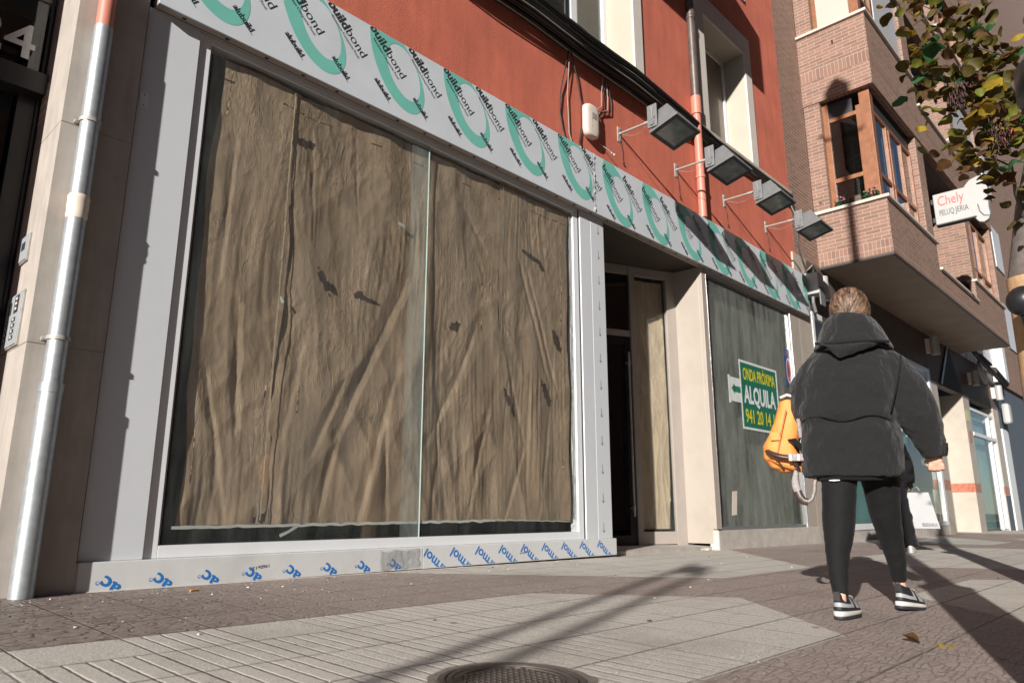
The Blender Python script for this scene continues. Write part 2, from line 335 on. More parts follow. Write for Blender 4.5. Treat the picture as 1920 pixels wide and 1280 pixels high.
# paving
def paving():
    N = NT('paving_slabs'); sp = N.n('ShaderNodeSeparateXYZ'); N.t.links.new(N.coord(), sp.inputs[0]); x, y = sp.outputs[0], sp.outputs[1]
    A = lambda a: N.math('ABSOLUTE', a)
    def per(c): return A(N.math('SUBTRACT', N.math('FLOORED_MODULO', N.math('ADD', x, 4.5-c), 9.0), 4.5))
    yb = A(N.math('SUBTRACT', y, 2.07))
    ha = N.math('MAXIMUM', N.math('SUBTRACT', yb, 0.875), N.math('SUBTRACT', N.math('ADD', per(1.4), N.math('MULTIPLY', yb, 0.95)), 2.7))
    hb = N.math('MAXIMUM', N.math('SUBTRACT', 0.62, yb), N.math('SUBTRACT', N.math('SUBTRACT', per(5.9), 0.8), N.math('MULTIPLY', N.math('SUBTRACT', yb, 0.62), 1.05)))
    grey = N.math('LESS_THAN', N.math('MINIMUM', ha, hb), 0.0)
    T = 0.35
    tx, ty = N.math('DIVIDE', x, T), N.math('DIVIDE', N.math('SUBTRACT', y, 1.21), T)
    wob = N.math('MULTIPLY', N.math('SUBTRACT', N.noise(25, 4), 0.5), 0.03)
    tx2, ty2 = N.math('ADD', tx, wob), N.math('ADD', ty, wob)
    fx, fy = N.math('FRACT', tx2), N.math('FRACT', ty2)
    ed = lambda f: N.math('MINIMUM', f, N.math('SUBTRACT', 1, f))
    e = N.math('MINIMUM', ed(fx), ed(fy)); joint = N.ramp(e, 0.004, 0.018)       # 0 in the joint
    cid = N.n('ShaderNodeCombineXYZ'); N.put(cid.inputs[0], N.math('FLOOR', tx)); N.put(cid.inputs[1], N.math('FLOOR', ty))
    wn = N.n('ShaderNodeTexWhiteNoise', noise_dimensions='2D'); N.t.links.new(cid.outputs[0], wn.inputs['Vector']); rnd = wn.outputs['Value']
    rib = N.math('FRACT', N.math('MULTIPLY', tx2, 5)); ribh = N.ramp(ed(rib), 0.02, 0.11)
    ribamt = N.ramp(rnd, 0.25, 0.62)
    spk = N.noise(150, 4, 0.85); spk2 = N.noise(60, 4, 0.7)
    g1 = N.mix(N.ramp(spk, 0.40, 0.62), (0.27, 0.255, 0.23), (0.78, 0.74, 0.67))
    g1 = N.mix(N.math('MULTIPLY', rnd, 0.45), g1, (0.52, 0.485, 0.44))
    g1 = N.mix(N.math('MULTIPLY', N.math('MULTIPLY', N.math('SUBTRACT', 1, ribh), ribamt), 0.55), g1, (0.22, 0.20, 0.18))
    rim = N.noise(30, 5, 0.7, stretch=(1, 3.2, 1), dist=1.2)
    r1 = N.mix(N.ramp(rim, 0.3, 0.7), (0.215, 0.17, 0.15), (0.45, 0.37, 0.33)); r1 = N.mix(N.math('MULTIPLY', rnd, 0.4), r1, (0.36, 0.295, 0.265))
    r1 = N.mix(N.ramp(spk2, 0.60, 0.72), r1, (0.50, 0.44, 0.40))
    c = N.mix(grey, r1, g1)
    dirt = N.ramp(N.noise(0.9, 9, 0.7), 0.5, 0.78); c = N.mix(N.math('MULTIPLY', dirt, 0.5), c, (0.15, 0.13, 0.115)); c = N.mix(N.math('MULTIPLY', N.ramp(N.noise(11, 6, .75), .55, .72), .35), c, (0.17, 0.145, 0.13))
    sp2 = N.n('ShaderNodeTexVoronoi'); sp2.inputs['Scale'].default_value = 2.3; N.t.links.new(N.coord(), sp2.inputs['Vector'])
    c = N.mix(N.math('MULTIPLY', N.math('LESS_THAN', sp2.outputs['Distance'], 0.045), 0.7), c, (0.07, 0.06, 0.055))
    jn = N.ramp(N.noise(6, 4, .7), .35, .65); c = N.mix(N.math('MAXIMUM', joint, N.math('MULTIPLY', jn, .75)), (0.12, 0.10, 0.088), c)
    N.col(c); N.rough(N.mix(grey, (0.62,)*3, (0.8,)*3)); N.b.inputs['Specular IOR Level'].default_value = 0.4
    hg = N.math('ADD', N.math('MULTIPLY', N.math('MULTIPLY', ribh, ribamt), 0.9), N.math('MULTIPLY', spk, 0.35))
    v = N.n('ShaderNodeTexVoronoi', feature='DISTANCE_TO_EDGE'); v.inputs['Scale'].default_value = 15
    mp = N.n('ShaderNodeMapping'); mp.inputs['Scale'].default_value = (0.8, 2.4, 1); mp.inputs['Rotation'].default_value = (0, 0, 0.5); N.t.links.new(N.coord(), mp.inputs[0]); N.t.links.new(mp.outputs[0], v.inputs['Vector'])
    wear = N.math('MULTIPLY', N.ramp(N.math('ADD', x, N.math('MULTIPLY', N.noise(3, 4), .8)), 2.6, 1.5), N.math('SUBTRACT', 1, grey))
    crk = N.math('MULTIPLY', N.math('SUBTRACT', 1, N.ramp(v.outputs['Distance'], 0.0, 0.10)), wear)
    N.col(N.mix(N.math('MULTIPLY', crk, .8), c, (.05, .04, .035)))
    hr = N.math('ADD', N.math('MULTIPLY', N.ramp(v.outputs['Distance'], 0.0, 0.09), 0.7), N.math('MULTIPLY', rim, 0.9))
    h = N.math('ADD', N.math('ADD', N.math('MULTIPLY', hg, grey), N.math('MULTIPLY', hr, N.math('SUBTRACT', 1, grey))), N.math('MULTIPLY', joint, 1.0))
    N.bump(N.math('MULTIPLY', h, N.math('ADD', 1, N.math('MULTIPLY', wear, 1.2))), 0.0065, 1.0)
    return N.mat
M['paving'] = paving()
M['asphalt'] = pm('asphalt', (0.055, 0.055, 0.057), 0.9, 0.2, 5, 0.003, 150)
M['kerb'] = pm('granite_kerb', (0.33, 0.32, 0.30), 0.8, 0.12, 20, 0.001, 120)
M['iron'] = pm('cast_iron', (0.085, 0.07, 0.062), 0.55, 0.3, 12, 0.001, 80, metal=0.3, dirt=0.4)
# ------------------------------------------------------------------ ground
mb = MB(); X0, X1 = -60, 260
mb.quad((X0, -3.0, gz(X0, -3.0)), (X1, -3.0, gz(X1, -3.0)), (X1, 6.4, gz(X1, 6.4)), (X0, 6.4, gz(X0, 6.4)))
tag(mb.build('pavement', M['paving']), kind='structure')
mb = MB()
for i in range(60): mb.obox((X0+i*2, -3.15, gz(X0+i*2, -3)-0.14), (1.994, 0, -0.012), (0, 0.149, 0), (0, 0, 0.14))
tag(mb.build('kerb', M['kerb'], bevel=0.01), kind='structure')
mb = MB(); zr = gz(0, -3)-0.13
mb.quad((-600, -12, zr-0.1), (900, -12, zr-0.1-5), (900, -3.0, zr-5), (-600, -3.0, zr)) if False else None
mb.quad((X0, -11, gz(X0, -3)-0.13), (X1, -11, gz(X1, -3)-0.13), (X1, -3.0, gz(X1, -3)-0.13), (X0, -3.0, gz(X0, -3)-0.13))
tag(mb.build('road', M['asphalt']), kind='structure')
mb = MB()
mb.quad((X0, -15, gz(X0, -3)), (X1, -15, gz(X1, -3)), (X1, -11, gz(X1, -3)), (X0, -11, gz(X0, -3)))
tag(mb.build('far_pavement', M['kerb']), kind='structure')
mb = MB(); mb.quad((-900, -900, -3.0), (900, -900, -3.0), (900, 900, -3.0), (-900, 900, -3.0)); tag(mb.build('ground', M['asphalt']), kind='structure')
# ------------------------------------------------------------------ walls
def wall(mb, x0, x1, z0, z1, y, holes, m=0):
    """front face of a wall on the plane y, with rectangular openings (hx0,hx1,hz0,hz1,depth,reveal_mat)"""
    xs = sorted({x0, x1, *[h[0] for h in holes], *[h[1] for h in holes]}); zs = sorted({z0, z1, *[h[2] for h in holes], *[h[3] for h in holes]})
    for a, b in zip(xs, xs[1:]):
        for c, d in zip(zs, zs[1:]):
            if a < x0-1e-6 or b > x1+1e-6 or c < z0-1e-6 or d > z1+1e-6: continue
            if any(h[0] <= a+1e-6 and h[1] >= b-1e-6 and h[2] <= c+1e-6 and h[3] >= d-1e-6 for h in holes): continue
            mb.quad((a, y, c), (b, y, c), (b, y, d), (a, y, d), m)
    for hx0, hx1, hz0, hz1, dp, rm in holes:
        mb.quad((hx0, y, hz0), (hx0, y+dp, hz0), (hx0, y+dp, hz1), (hx0, y, hz1), rm)
        mb.quad((hx1, y+dp, hz0), (hx1, y, hz0), (hx1, y, hz1), (hx1, y+dp, hz1), rm)
        mb.quad((hx0, y+dp, hz1), (hx1, y+dp, hz1), (hx1, y, hz1), (hx0, y, hz1), rm)
        mb.quad((hx0, y, hz0), (hx1, y, hz0), (hx1, y+dp, hz0), (hx0, y+dp, hz0), rm)
# ---- red building
YR = 4.45
red = thing('apartment_building', 'red stucco apartment building above the vacant shop with cream framed windows', 'building', (1.3, YR, 0))
def windows_red():
    mb = MB()
    holes = [(4.95, 6.93, 5.70, 7.62, .45, 1), (8.84, 10.20, 5.71, 7.70, .40, 1), (1.2, 3.0, 5.70, 7.62, .45, 1)]
    holes += [(a, b, c+3.1*k, d+3.1*k, dp, r) for k in (1, 2) for a, b, c, d, dp, r in holes]
    wall(mb, 0.0, 11.62, 4.20, 24, YR, holes, 0)
    mb.quad((11.62, YR, 4.2), (11.62, 12, 4.2), (11.62, 12, 24), (11.62, YR, 24)); mb.quad((0, YR, 24), (11.62, YR, 24), (11.62, 12, 24), (0, 12, 24))
    mb.quad((0, 12, 0), (0, YR, 0), (0, YR, 24), (0, 12, 24)); mb.quad((11.62, 12, 0), (0, 12, 0), (0, 12, 24), (11.62, 12, 24))
    mb.build('wall', [M['stucco'], M['cream']], red)
    for i, (a, b, c, d, dp, r) in enumerate(holes):
        t = 0.22 if b-a < 1.5 else 0.2
        s = MB(); yo = YR-0.03   # render surround standing proud of the wall
        for q in ((a-t-.06, a, c, d+.35), (b, b+t, c, d+.35)): s.box(q[0], q[1], yo, YR+.004, q[2], q[3])
        s.box(a, b, yo, YR+.004, d, d+.35)
        fr = s.build('window_surround', M['surround'], red, bevel=0.004)
        y = YR+dp
        f = MB(); w_ = .07
        f.box(a, a+w_, y-.06, y, c, d); f.box(b-w_, b, y-.06, y, c, d); f.box(a+w_, b-w_, y-.06, y, d-w_, d); f.box(a+w_, b-w_, y-.06, y, c, c+.05)
        if b-a > 1.5:
            f.box((a+b)/2+.28-.06, (a+b)/2+.28+.06, y-.075, y-.002, c+.05, d-w_)
        wf = f.build('window', M['white2'], red, bevel=0.004)
        g = MB()
        if b-a > 1.5:
            g.quad((a+w_, y-.02, c+.05), (b-w_, y-.02, c+.05), (b-w_, y-.02, d-w_), (a+w_, y-.02, d-w_)); g.build('pane', M['glassdark'], wf)
            g = MB(); g.quad((a, y+.25, c), (b, y+.25, c), (b, y+.25, d), (a, y+.25, d)); g.build('curtain', M['blind'], wf)
        else:
            g.box(a+w_, b-w_, y-.035, y-.01, c+.05, d-w_); g.build('roller_shutter', M['shutter'], wf)
windows_red()
mb = MB(); mb.box(3.0, 7.16, YR-.15, YR+.002, 5.64, 5.70); mb.box(-0.5, 3.0, YR-.15, YR+.002, 5.642, 5.702)
mb.box(7.16, 11.5, YR-.09, YR+.002, 5.635, 5.69)
mb.build('cornice', M['concrete'], red, bevel=0.008)
bal = MB(); bal.box(4.6, 8.1, YR-1.0, YR+.002, 8.30, 8.48); b_ = bal.build('balcony', M['concrete'], red)
r_ = MB()
r_.box(4.6, 8.1, YR-1.0, YR-.97, 9.35, 9.40); r_.box(4.6, 8.1, YR-1.0, YR-.975, 8.48, 9.35)
r_.box(8.07, 8.1, YR-.97, YR, 8.48, 9.40); r_.box(4.6, 4.63, YR-.97, YR, 8.48, 9.40); r_.build('parapet', M['surround'], b_)
# ---- shopfront
YF = 4.42
shop = thing('shopfront', 'vacant shopfront with new white cladding, papered window and recessed glass entrance', 'shopfront', (1.31, YF, 0))
mb = MB()
mb.box(1.312, 1.643, YF, YF+.12, 0.154, 3.545)
mb.build('left_stile', M['white'], shop, bevel=0.002); bpy.data.objects['left_stile'].name = 'cladding_panel'
mb = MB(); mb.box(1.322, 1.372, YF-.004, YF+.001, 2.845, 2.945)
for zz in (2.86, 2.93): mb.tube([(1.347, YF-.006, zz), (1.347, YF, zz)], .006, 8, 1)
mb.build('cover_plate', [M['white2'], M['galvold']], shop, bevel=0.001)
YI = YF+.02
GX0, GX1, GZ0, GZ1 = 1.728, 5.62, 0.225, 3.495
mb = MB()
mb.box(1.643, GX0, YI, YI+.1, 0.154, 3.545); mb.box(GX1, 5.70, YI, YI+.1, 0.154, 3.545)
mb.box(GX0, GX1, YI, YI+.1, GZ1, 3.545); mb.box(GX0, GX1, YI, YI+.1, 0.154, GZ0)
mb.box(GX0, GX0+.012, YI+.012, YI+.09, GZ0, GZ1)
mb.build('window_frame', M['white2'], shop, bevel=0.003)
mb = MB(); mb.box(5.70, 5.714, YI-.006, YI+.09, .154, 3.545, 1); mb.box(5.714, 5.895, YF-.001, YF+.12, .154, 3.545); mb.box(5.895, 5.899, YF+.004, YF+.1, .154, 3.545, 1); mb.box(5.899, 6.13, YF-.002, YF+.12, .154, 3.56)
rp = mb.build('cladding_panel', [M['white'], M['seal']], shop, bevel=0.002)
mb = MB()
for k in range(12):
    z = 3.42-.2860*k; x = 6.03-.004*k
    if z < .25: break
    y = YF-.0035
    mb.box(x-.0022, x+.0022, y, y+.001, z-.055, z+.03)
    for s_ in (-1, 1): mb.add([(x, y-.0003, z-.060), (x+s_*.017, y-.0003, z-.040), (x+s_*.0195, y-.0003, z-.044), (x, y-.0003, z-.0655)], [(0, 1, 2, 3) if s_ < 0 else (3, 2, 1, 0)])
mb.build('printed_arrows', M['ink'], rp)
# base trim with printed protective film
mb = MB(); mb.box(1.312, 3.650, 4.385, 4.46, -.004, .153); mb.box(3.653, 6.150, 4.386, 4.46, -.006, .153)
mb.box(6.1505, 6.162, 4.392, 4.46, .0, .146)
mb.box(1.300, 1.312, 4.39, 4.45, 0.0, .150, 1)
trim = mb.build('base_trim', [M['trim'], M['sill']], shop, bevel=0.004)
mb = MB()
to3 = lambda yy: (lambda q: (q[0], yy, q[1]))
tr, wd = text_tris('ermol', .022)
for k in range(9):    # upside down, running up to the left and cut by the lower edge
    x0 = 3.902+.272*k
    flat_add(mb, tr, rot2(x0, -.016, 143, .262/wd, .108), (3.66, 6.145, .002, .150), to3(4.3848))
tr, wd = text_tris('ac', .022); trr, _ = text_tris('R', .01)
for k in range(8):
    x0 = 1.537+.2735*k
    flat_add(mb, tr, rot2(x0, .018, 143, .108/wd, .106), (1.32, 3.64, .002, .150), to3(4.3836))
    cx, cz = x0-.124, .044
    for a in range(16):
        p, q = 2*math.pi*a/16, 2*math.pi*(a+1)/16
        mb.add([(cx+.010*math.cos(p), 4.3836, cz+.010*math.sin(p)), (cx+.010*math.cos(q), 4.3836, cz+.010*math.sin(q)), (cx+.0082*math.cos(q), 4.3836, cz+.0082*math.sin(q)), (cx+.0082*math.cos(p), 4.3836, cz+.0082*math.sin(p))], [(0, 1, 2, 3)])
    flat_add(mb, trr, rot2(cx+.003, cz-.004, 143, .012), None, to3(4.3836))
mb.build('printed_lettering', M['blueink'], trim)
mb = MB(); tr, wd = text_tris('1960x130', 0)
flat_add(mb, tr, rot2(2.405, .095, 187, .034, .030), None, to3(4.3837)); tr, wd = text_tris('1960x130', 0); flat_add(mb, tr, rot2(4.80, .075, 184, .018, .020), None, to3(4.3848))
mb.build('handwriting', M['ink'], trim)
# crumpled tape over the joint of the trim
mb = MB(); nx, nz_ = 26, 12
for j in range(nz_+1):
    for i in range(nx+1):
        u, v = i/nx, j/nz_; x = 3.25+.36*u+.02*nz((u*3, v*3, 5)); z = .012+.13*v+.015*nz((u*4, v, 9))
        mb.v.append(Vector((x, 4.3815-.010*abs(nz((u*7, v*5, 2)))-.004*abs(nz((u*19, v*13, 7))), z)))
mb.f = [(j*(nx+1)+i, j*(nx+1)+i+1, (j+1)*(nx+1)+i+1, (j+1)*(nx+1)+i) for j in range(nz_) for i in range(nx)]; mb.m = [0]*len(mb.f); mb.smooth = [True]*len(mb.f)
M['cleartape'] = glass('crumpled_clear_tape', (0.93, 0.94, 0.95), .18, (.7, .7, .7), 2.2, 9)
tp = mb.build('tape', M['cleartape'], shop)
# fascia: two film covered panels with printed lettering
FT, FB, YP = 4.238, 3.545, 4.34
def fascia(x0, x1, seam):
    mb = MB(); mb.box(x0, x1, YP, YP+.012, FB, FT)
    fp = mb.build('fascia_panel', M['fascia'], shop, bevel=0.0015)
    rect = (x0+.004, x1-.004, FB+.003, FT-.003); y1, y2 = YP-.0012, YP-.0022
    ink = MB(); ring = MB()
    A, wa = text_tris('build', .028); B, wb = text_tris('bond', -.008); C, wc = text_tris('Aluminium Composite Panel', 0)
    D, wdd = text_tris('alubuild', .018); E_, we = text_tris('ALUMINIUM COMPOSITE PANEL', 0)
    k0 = int((x0-8)/.3925)-2
    for k in range(-20, 20):
        px = 6.05 + .3925*k + (0 if seam else -.02); pz = 4.135 + (.085 if seam else 0)
        if px < x0-.8 or px > x1+.2: continue
        s = .118; sx = s*.98
        flat_add(ink, A, rot2(px, pz, -43.5, sx, s), rect, to3(y2)); c, sn = math.cos(R(-43.5)), math.sin(R(-43.5))
        flat_add(ink, B, rot2(px+(wa+.05)*sx*c, pz+(wa+.05)*sx*sn, -43.5, sx, s), rect, to3(y2))
        tx, tz = px+.085*c+.040*sn, pz+.085*sn-.040*c
        flat_add(ink, C, rot2(tx, tz, -43.5, .0315, .036), rect, to3(y2))
        ax, az_ = px+.045, pz-.475
        flat_add(ink, D, rot2(ax+.02, az_+.035, -42.5, .062, .066), rect, to3(y2))
        flat_add(ink, E_, rot2(ax+.055+.02*sn, az_-.022+.030, -42.5, .0125, .015), rect, to3(y2))
        if k % 2 == 0:      # slanting leaf-shaped ring
            ox, oz = px+.285, pz-.225
            n = 56; out, inn = [], []
            for a in range(n):
                q = 2*math.pi*a/n
                def ell(cx, cz, L, W, deg, sq=0.0):
                    e1, e2 = math.cos(q)*L, math.sin(q)*W*(1+sq*math.cos(q)); t = R(deg)
                    return (cx+e1*math.cos(t)-e2*math.sin(t), cz+e1*math.sin(t)+e2*math.cos(t))
                out.append(ell(ox, oz, .405, .215, -56, .12)); inn.append(ell(ox+.075, oz-.02, .245, .155, -62, -.05))
            for a in range(n):
                b = (a+1) % n; p = clip([out[a], out[b], inn[b], inn[a]], rect)
                if len(p) >= 3: ring.add([(v[0], y1, v[1]) for v in p], [tuple(range(len(p)))])
    ink.build('printed_lettering', M['ink'], fp); ring.build('printed_ring', M['teal'], fp)
fascia(1.34, 5.868, True); fascia(5.882, 11.72, False)
mb = MB(); mb.box(1.34, 11.72, YP+.012, YR+.003, FB+.0, FB+.02); mb.box(1.34, 11.72, YP+.012, YR-.002, FT-.006, FT-.002)
mb.box(1.34, 1.345, YP+.012, YR, FB+.02, FT-.006); mb.box(11.715, 11.72, YP+.012, YR, FB+.02, FT-.006)
k = 0
while 1.5+.29*k < 11.6: mb.box(1.5+.29*k, 1.525+.29*k, YP+.03, YP+.05, FB-.003, FB+.001, 1); k += 1
mb.box(1.34, 11.72, YP+.066, YP+.070, FB-.002, FB+.001, 1)
mb.build('fascia_soffit', [M['taupe'], M['seal']], shop)
# the torn film at the joint between the two fascia panels
mb = MB(); n = 40
for i in range(n+1):
    z = FT-(FT-FB)*i/n; wob = .012*nz((0, i*.35, 3)); wid = .010+.016*abs(nz((4, i*.22, 1)))
    mb.v += [Vector((5.866+wob-wid*.4, YP-.006-.010*abs(nz((1, i*.3, 8))), z)), Vector((5.882+wob+wid*.5, YP-.003-.02*abs(nz((7, i*.25, 2))), z))]
mb.f = [(2*i, 2*i+1, 2*i+3, 2*i+2) for i in range(n)]; mb.m = [0]*n; mb.smooth = [True]*n; mb.build('torn_film', M['white2'], shop)
# glazing of the big window
mb = MB(); mb.box(GX0-.01, 3.656, YI+.008, YI+.012, GZ0-.01, GZ1+.01); p1 = mb.build('window_pane', M['glass'], shop)
mb = MB(); mb.box(3.646, GX1+.01, YI+.014, YI+.018, GZ0-.01, GZ1+.01); mb.build('window_pane', M['glass'], shop)
mb = MB(); mb.box(3.6563, 3.6625, YI+.006, YI+.0135, GZ0, GZ1); mb.build('glass_edge', M['tealedge'], shop)
hz_ = glass('painted_glass_haze', (.97, .98, .97), .20, (.55, .63, .61), .3, 2.0)  # pale haze painted on an added strip, standing in for the glass edge reflection
mb = MB(); mb.quad((3.47, YI+.0055, GZ0), (3.655, YI+.0055, GZ0), (3.655, YI+.0055, GZ1), (3.47, YI+.0055, GZ1)); mb.build('haze_band', hz_, shop)
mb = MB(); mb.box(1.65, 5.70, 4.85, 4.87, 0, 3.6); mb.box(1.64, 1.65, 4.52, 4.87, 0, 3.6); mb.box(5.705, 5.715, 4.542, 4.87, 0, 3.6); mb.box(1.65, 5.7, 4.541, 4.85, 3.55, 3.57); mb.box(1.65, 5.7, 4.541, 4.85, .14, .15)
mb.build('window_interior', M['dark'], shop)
# entrance recess
cb, sb = math.cos(R(23.3)), math.sin(R(23.3))
def dp(u, off, z): return (8.28-cb*u - sb*off, 4.885+sb*u - cb*off, z)       # u: from the right end to the left, off: towards the street
def dbox(mb, u0, u1, o0, o1, z0, z1, m=0):
    a = Vector(dp(u0, o0, z0)); mb.obox(a, Vector(dp(u1, o0, z0))-a, Vector(dp(u0, o1, z0))-a, (0, 0, z1-z0), m)
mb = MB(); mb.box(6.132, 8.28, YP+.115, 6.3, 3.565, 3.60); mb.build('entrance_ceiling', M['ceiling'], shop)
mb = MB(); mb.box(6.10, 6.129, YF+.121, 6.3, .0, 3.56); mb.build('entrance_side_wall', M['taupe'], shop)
mb = MB(); mb.v = [Vector(p) for p in [(6.13, 4.50, -.08), (8.30, 4.50, -.08), (8.30, 5.0, -.08), (6.13, 6.0, -.08), (6.13, 4.50, .012), (8.30, 4.50, .0), (8.30, 5.0, .012), (6.13, 6.0, .012)]]
mb.f = [(4, 5, 6, 7), (0, 1, 5, 4)]; mb.m = [0, 0]; mb.smooth = [False]*2; mb.build('threshold', M['concrete'], shop)
mb = MB()
dbox(mb, -.03, .12, .0, .06, .0, 3.56); dbox(mb, .12, .62, .0, .055, .02, .17); dbox(mb, .12, .62, .0, .055, 3.44, 3.56)
dbox(mb, .62, .70, .0, .07, .0, 3.56); dbox(mb, .70, 2.4, .0, .06, 2.60, 2.68); dbox(mb, .70, 2.4, .0, .058, 3.44, 3.56); dbox(mb, 1.62, 1.70, .0, .07, .0, 3.56)
ef = mb.build('entrance_frame', M['taupe'], shop, bevel=0.003)
mb = MB(); dbox(mb, .12, .62, .025, .033, .17, 3.44); mb.build('side_pane', M['glass'], ef)
mb = MB(); dbox(mb, .70, 1.62, .025, .033, 2.68, 3.44); mb.build('transom_pane', M['glassdark'], ef)
mb = MB(); dbox(mb, .705, .79, .0, .045, .02, 2.595); dbox(mb, 1.53, 1.615, .0, .045, .02, 2.595); dbox(mb, .79, 1.53, .0, .044, .02, .13); dbox(mb, .79, 1.53, .0, .044, 2.50, 2.595)
door = mb.build('door', M['blackgloss'], shop, bevel=0.002)
mb = MB(); dbox(mb, .79, 1.53, .02, .028, .13, 2.50); mb.build('door_pane', M['glassdark'], door)
mb = MB(); mb.tube([dp(.775, .115, .35), dp(.775, .115, 2.38)], .013, 10)
for z in (.45, 2.25): mb.tube([dp(.775, .045, z), dp(.775, .115, z)], .012, 8); dbox(mb, .73, .755, .045, .08, z-.03, z+.03)
mb.build('door_handle', M['galvold'], door)
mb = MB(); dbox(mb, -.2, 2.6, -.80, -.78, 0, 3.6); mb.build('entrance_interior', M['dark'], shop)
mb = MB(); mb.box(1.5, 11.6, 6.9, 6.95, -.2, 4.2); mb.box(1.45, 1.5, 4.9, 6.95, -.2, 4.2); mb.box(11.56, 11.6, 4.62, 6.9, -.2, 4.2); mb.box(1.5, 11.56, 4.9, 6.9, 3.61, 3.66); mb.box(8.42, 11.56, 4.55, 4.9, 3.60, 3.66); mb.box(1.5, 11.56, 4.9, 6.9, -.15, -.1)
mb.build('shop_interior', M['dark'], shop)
# pier between the entrance and the second window, plinth and second window
mb = MB()
mb.box(8.28, 8.405, YF-.003, YF+.05, .20, 3.545); mb.box(8.28, 8.41, YF+.05, 4.93, .03, 3.56); mb.box(11.12, 11.45, YF, YF+.12, .18, 3.545)
mb.split('pier', M['taupelight'], shop, bevel=0.003)
mb = MB(); mb.box(8.395, 8.415, YF-.004, YF+.05, .20, 3.545); mb.box(11.075, 11.118, YF+.0, YF+.09, .18, 3.545); mb.box(8.415, 11.075, YF+.012, YF+.09, .18, .225); mb.box(8.415, 11.075, YF+.02, YF+.09, 3.50, 3.545)
mb.build('window_frame', M['chrome'], shop, bevel=0.002)
mb = MB(); mb.box(8.30, 11.50, 4.402, 4.53, -.12, .183); mb.box(8.286, 8.30, 4.405, 4.52, -.12, .19, 1)
mb.build('plinth', [M['concrete'], M['sill']], shop, bevel=0.005)
mb = MB(); mb.box(8.415, 11.075, YF+.035, YF+.043, .22, 3.50); mb.build('window_pane', M['glassdirty'], shop)
# broken masonry at the foot of the pier
mb = MB()
for i in range(9):
    a = (8.20-random.random()*.25, 4.44+random.random()*.25, -.045); s = .02+.03*random.random(); st = len(mb.v)
    mb.ball((0, 0, 0), s, s*1.3, s*.6, 0, 6, 4); mb.xf(Matrix.Translation(Vector(a)+Vector((0, 0, .012)))@Matrix.Rotation(i, 4, 'Z'), st)
tag(mb.build('rubble', M['sill'], smooth=False), 'loose chips of broken plaster at the foot of the beige entrance pier', 'rubble', kind='stuff')
# ---- wrinkled paper sheets behind the glass
CR = {1: ((1.98, 2.9, 1.95, 1.9, .016, .05), (2.10, 1.75, 2.16, .95, .030, .07), (2.0, 1.0, 2.12, .35, .016, .05), (1.93, 1.3, 2.02, .9, .014, .04)),
      2: ((3.50, 2.22, 3.22, 1.62, .030, .11), (3.22, 1.62, 2.92, .95, .028, .09), (2.92, .95, 2.80, .34, .018, .06), (3.45, 1.55, 3.12, .34, .020, .07), (3.34, 1.1, 3.40, .36, .018, .05), (2.95, 1.35, 2.72, .80, .016, .06),
          (2.62, 1.7, 2.48, .9, .012, .06), (4.28, 2.0, 4.05, 1.45, .018, .06), (4.05, 1.45, 3.78, .95, .020, .08), (4.45, 1.25, 4.22, .36, .018, .06), (3.9, .9, 4.0, .36, .012, .05), (2.55, 3.2, 2.62, 2.35, .008, .03), (2.95, 3.3, 3.02, 2.5, .006, .03), (4.1, 3.1, 4.4, 2.75, .012, .05)),
      3: ((4.85, 2.75, 5.25, 1.65, .020, .045), (4.95, 2.70, 5.40, 1.5, .016, .04), (4.70, 1.7, 4.92, 1.0, .014, .05), (4.9, .95, 4.66, .36, .018, .06), (5.3, 1.4, 5.1, .4, .012, .05))}
def crease(x, z, k):      # a few sharp folds with straight sides
    h = 0
    for x0, z0, x1, z1, a, w_ in CR.get(k, ()):
        dx, dz = x1-x0, z1-z0; L2 = dx*dx+dz*dz; t = ((x-x0)*dx+(z-z0)*dz)/L2; c = max(0, min(1, t))
        d = math.hypot(x-x0-c*dx, z-z0-c*dz)+.012*noise.noise(Vector((x*6, z*6, k)))
        side = 1 if (x-x0)*dz-(z-z0)*dx > 0 else 1.9
        h += .75*a*max(0, 1-abs(d)*side/w_)*(1-.5*abs(2*c-1))
    return h
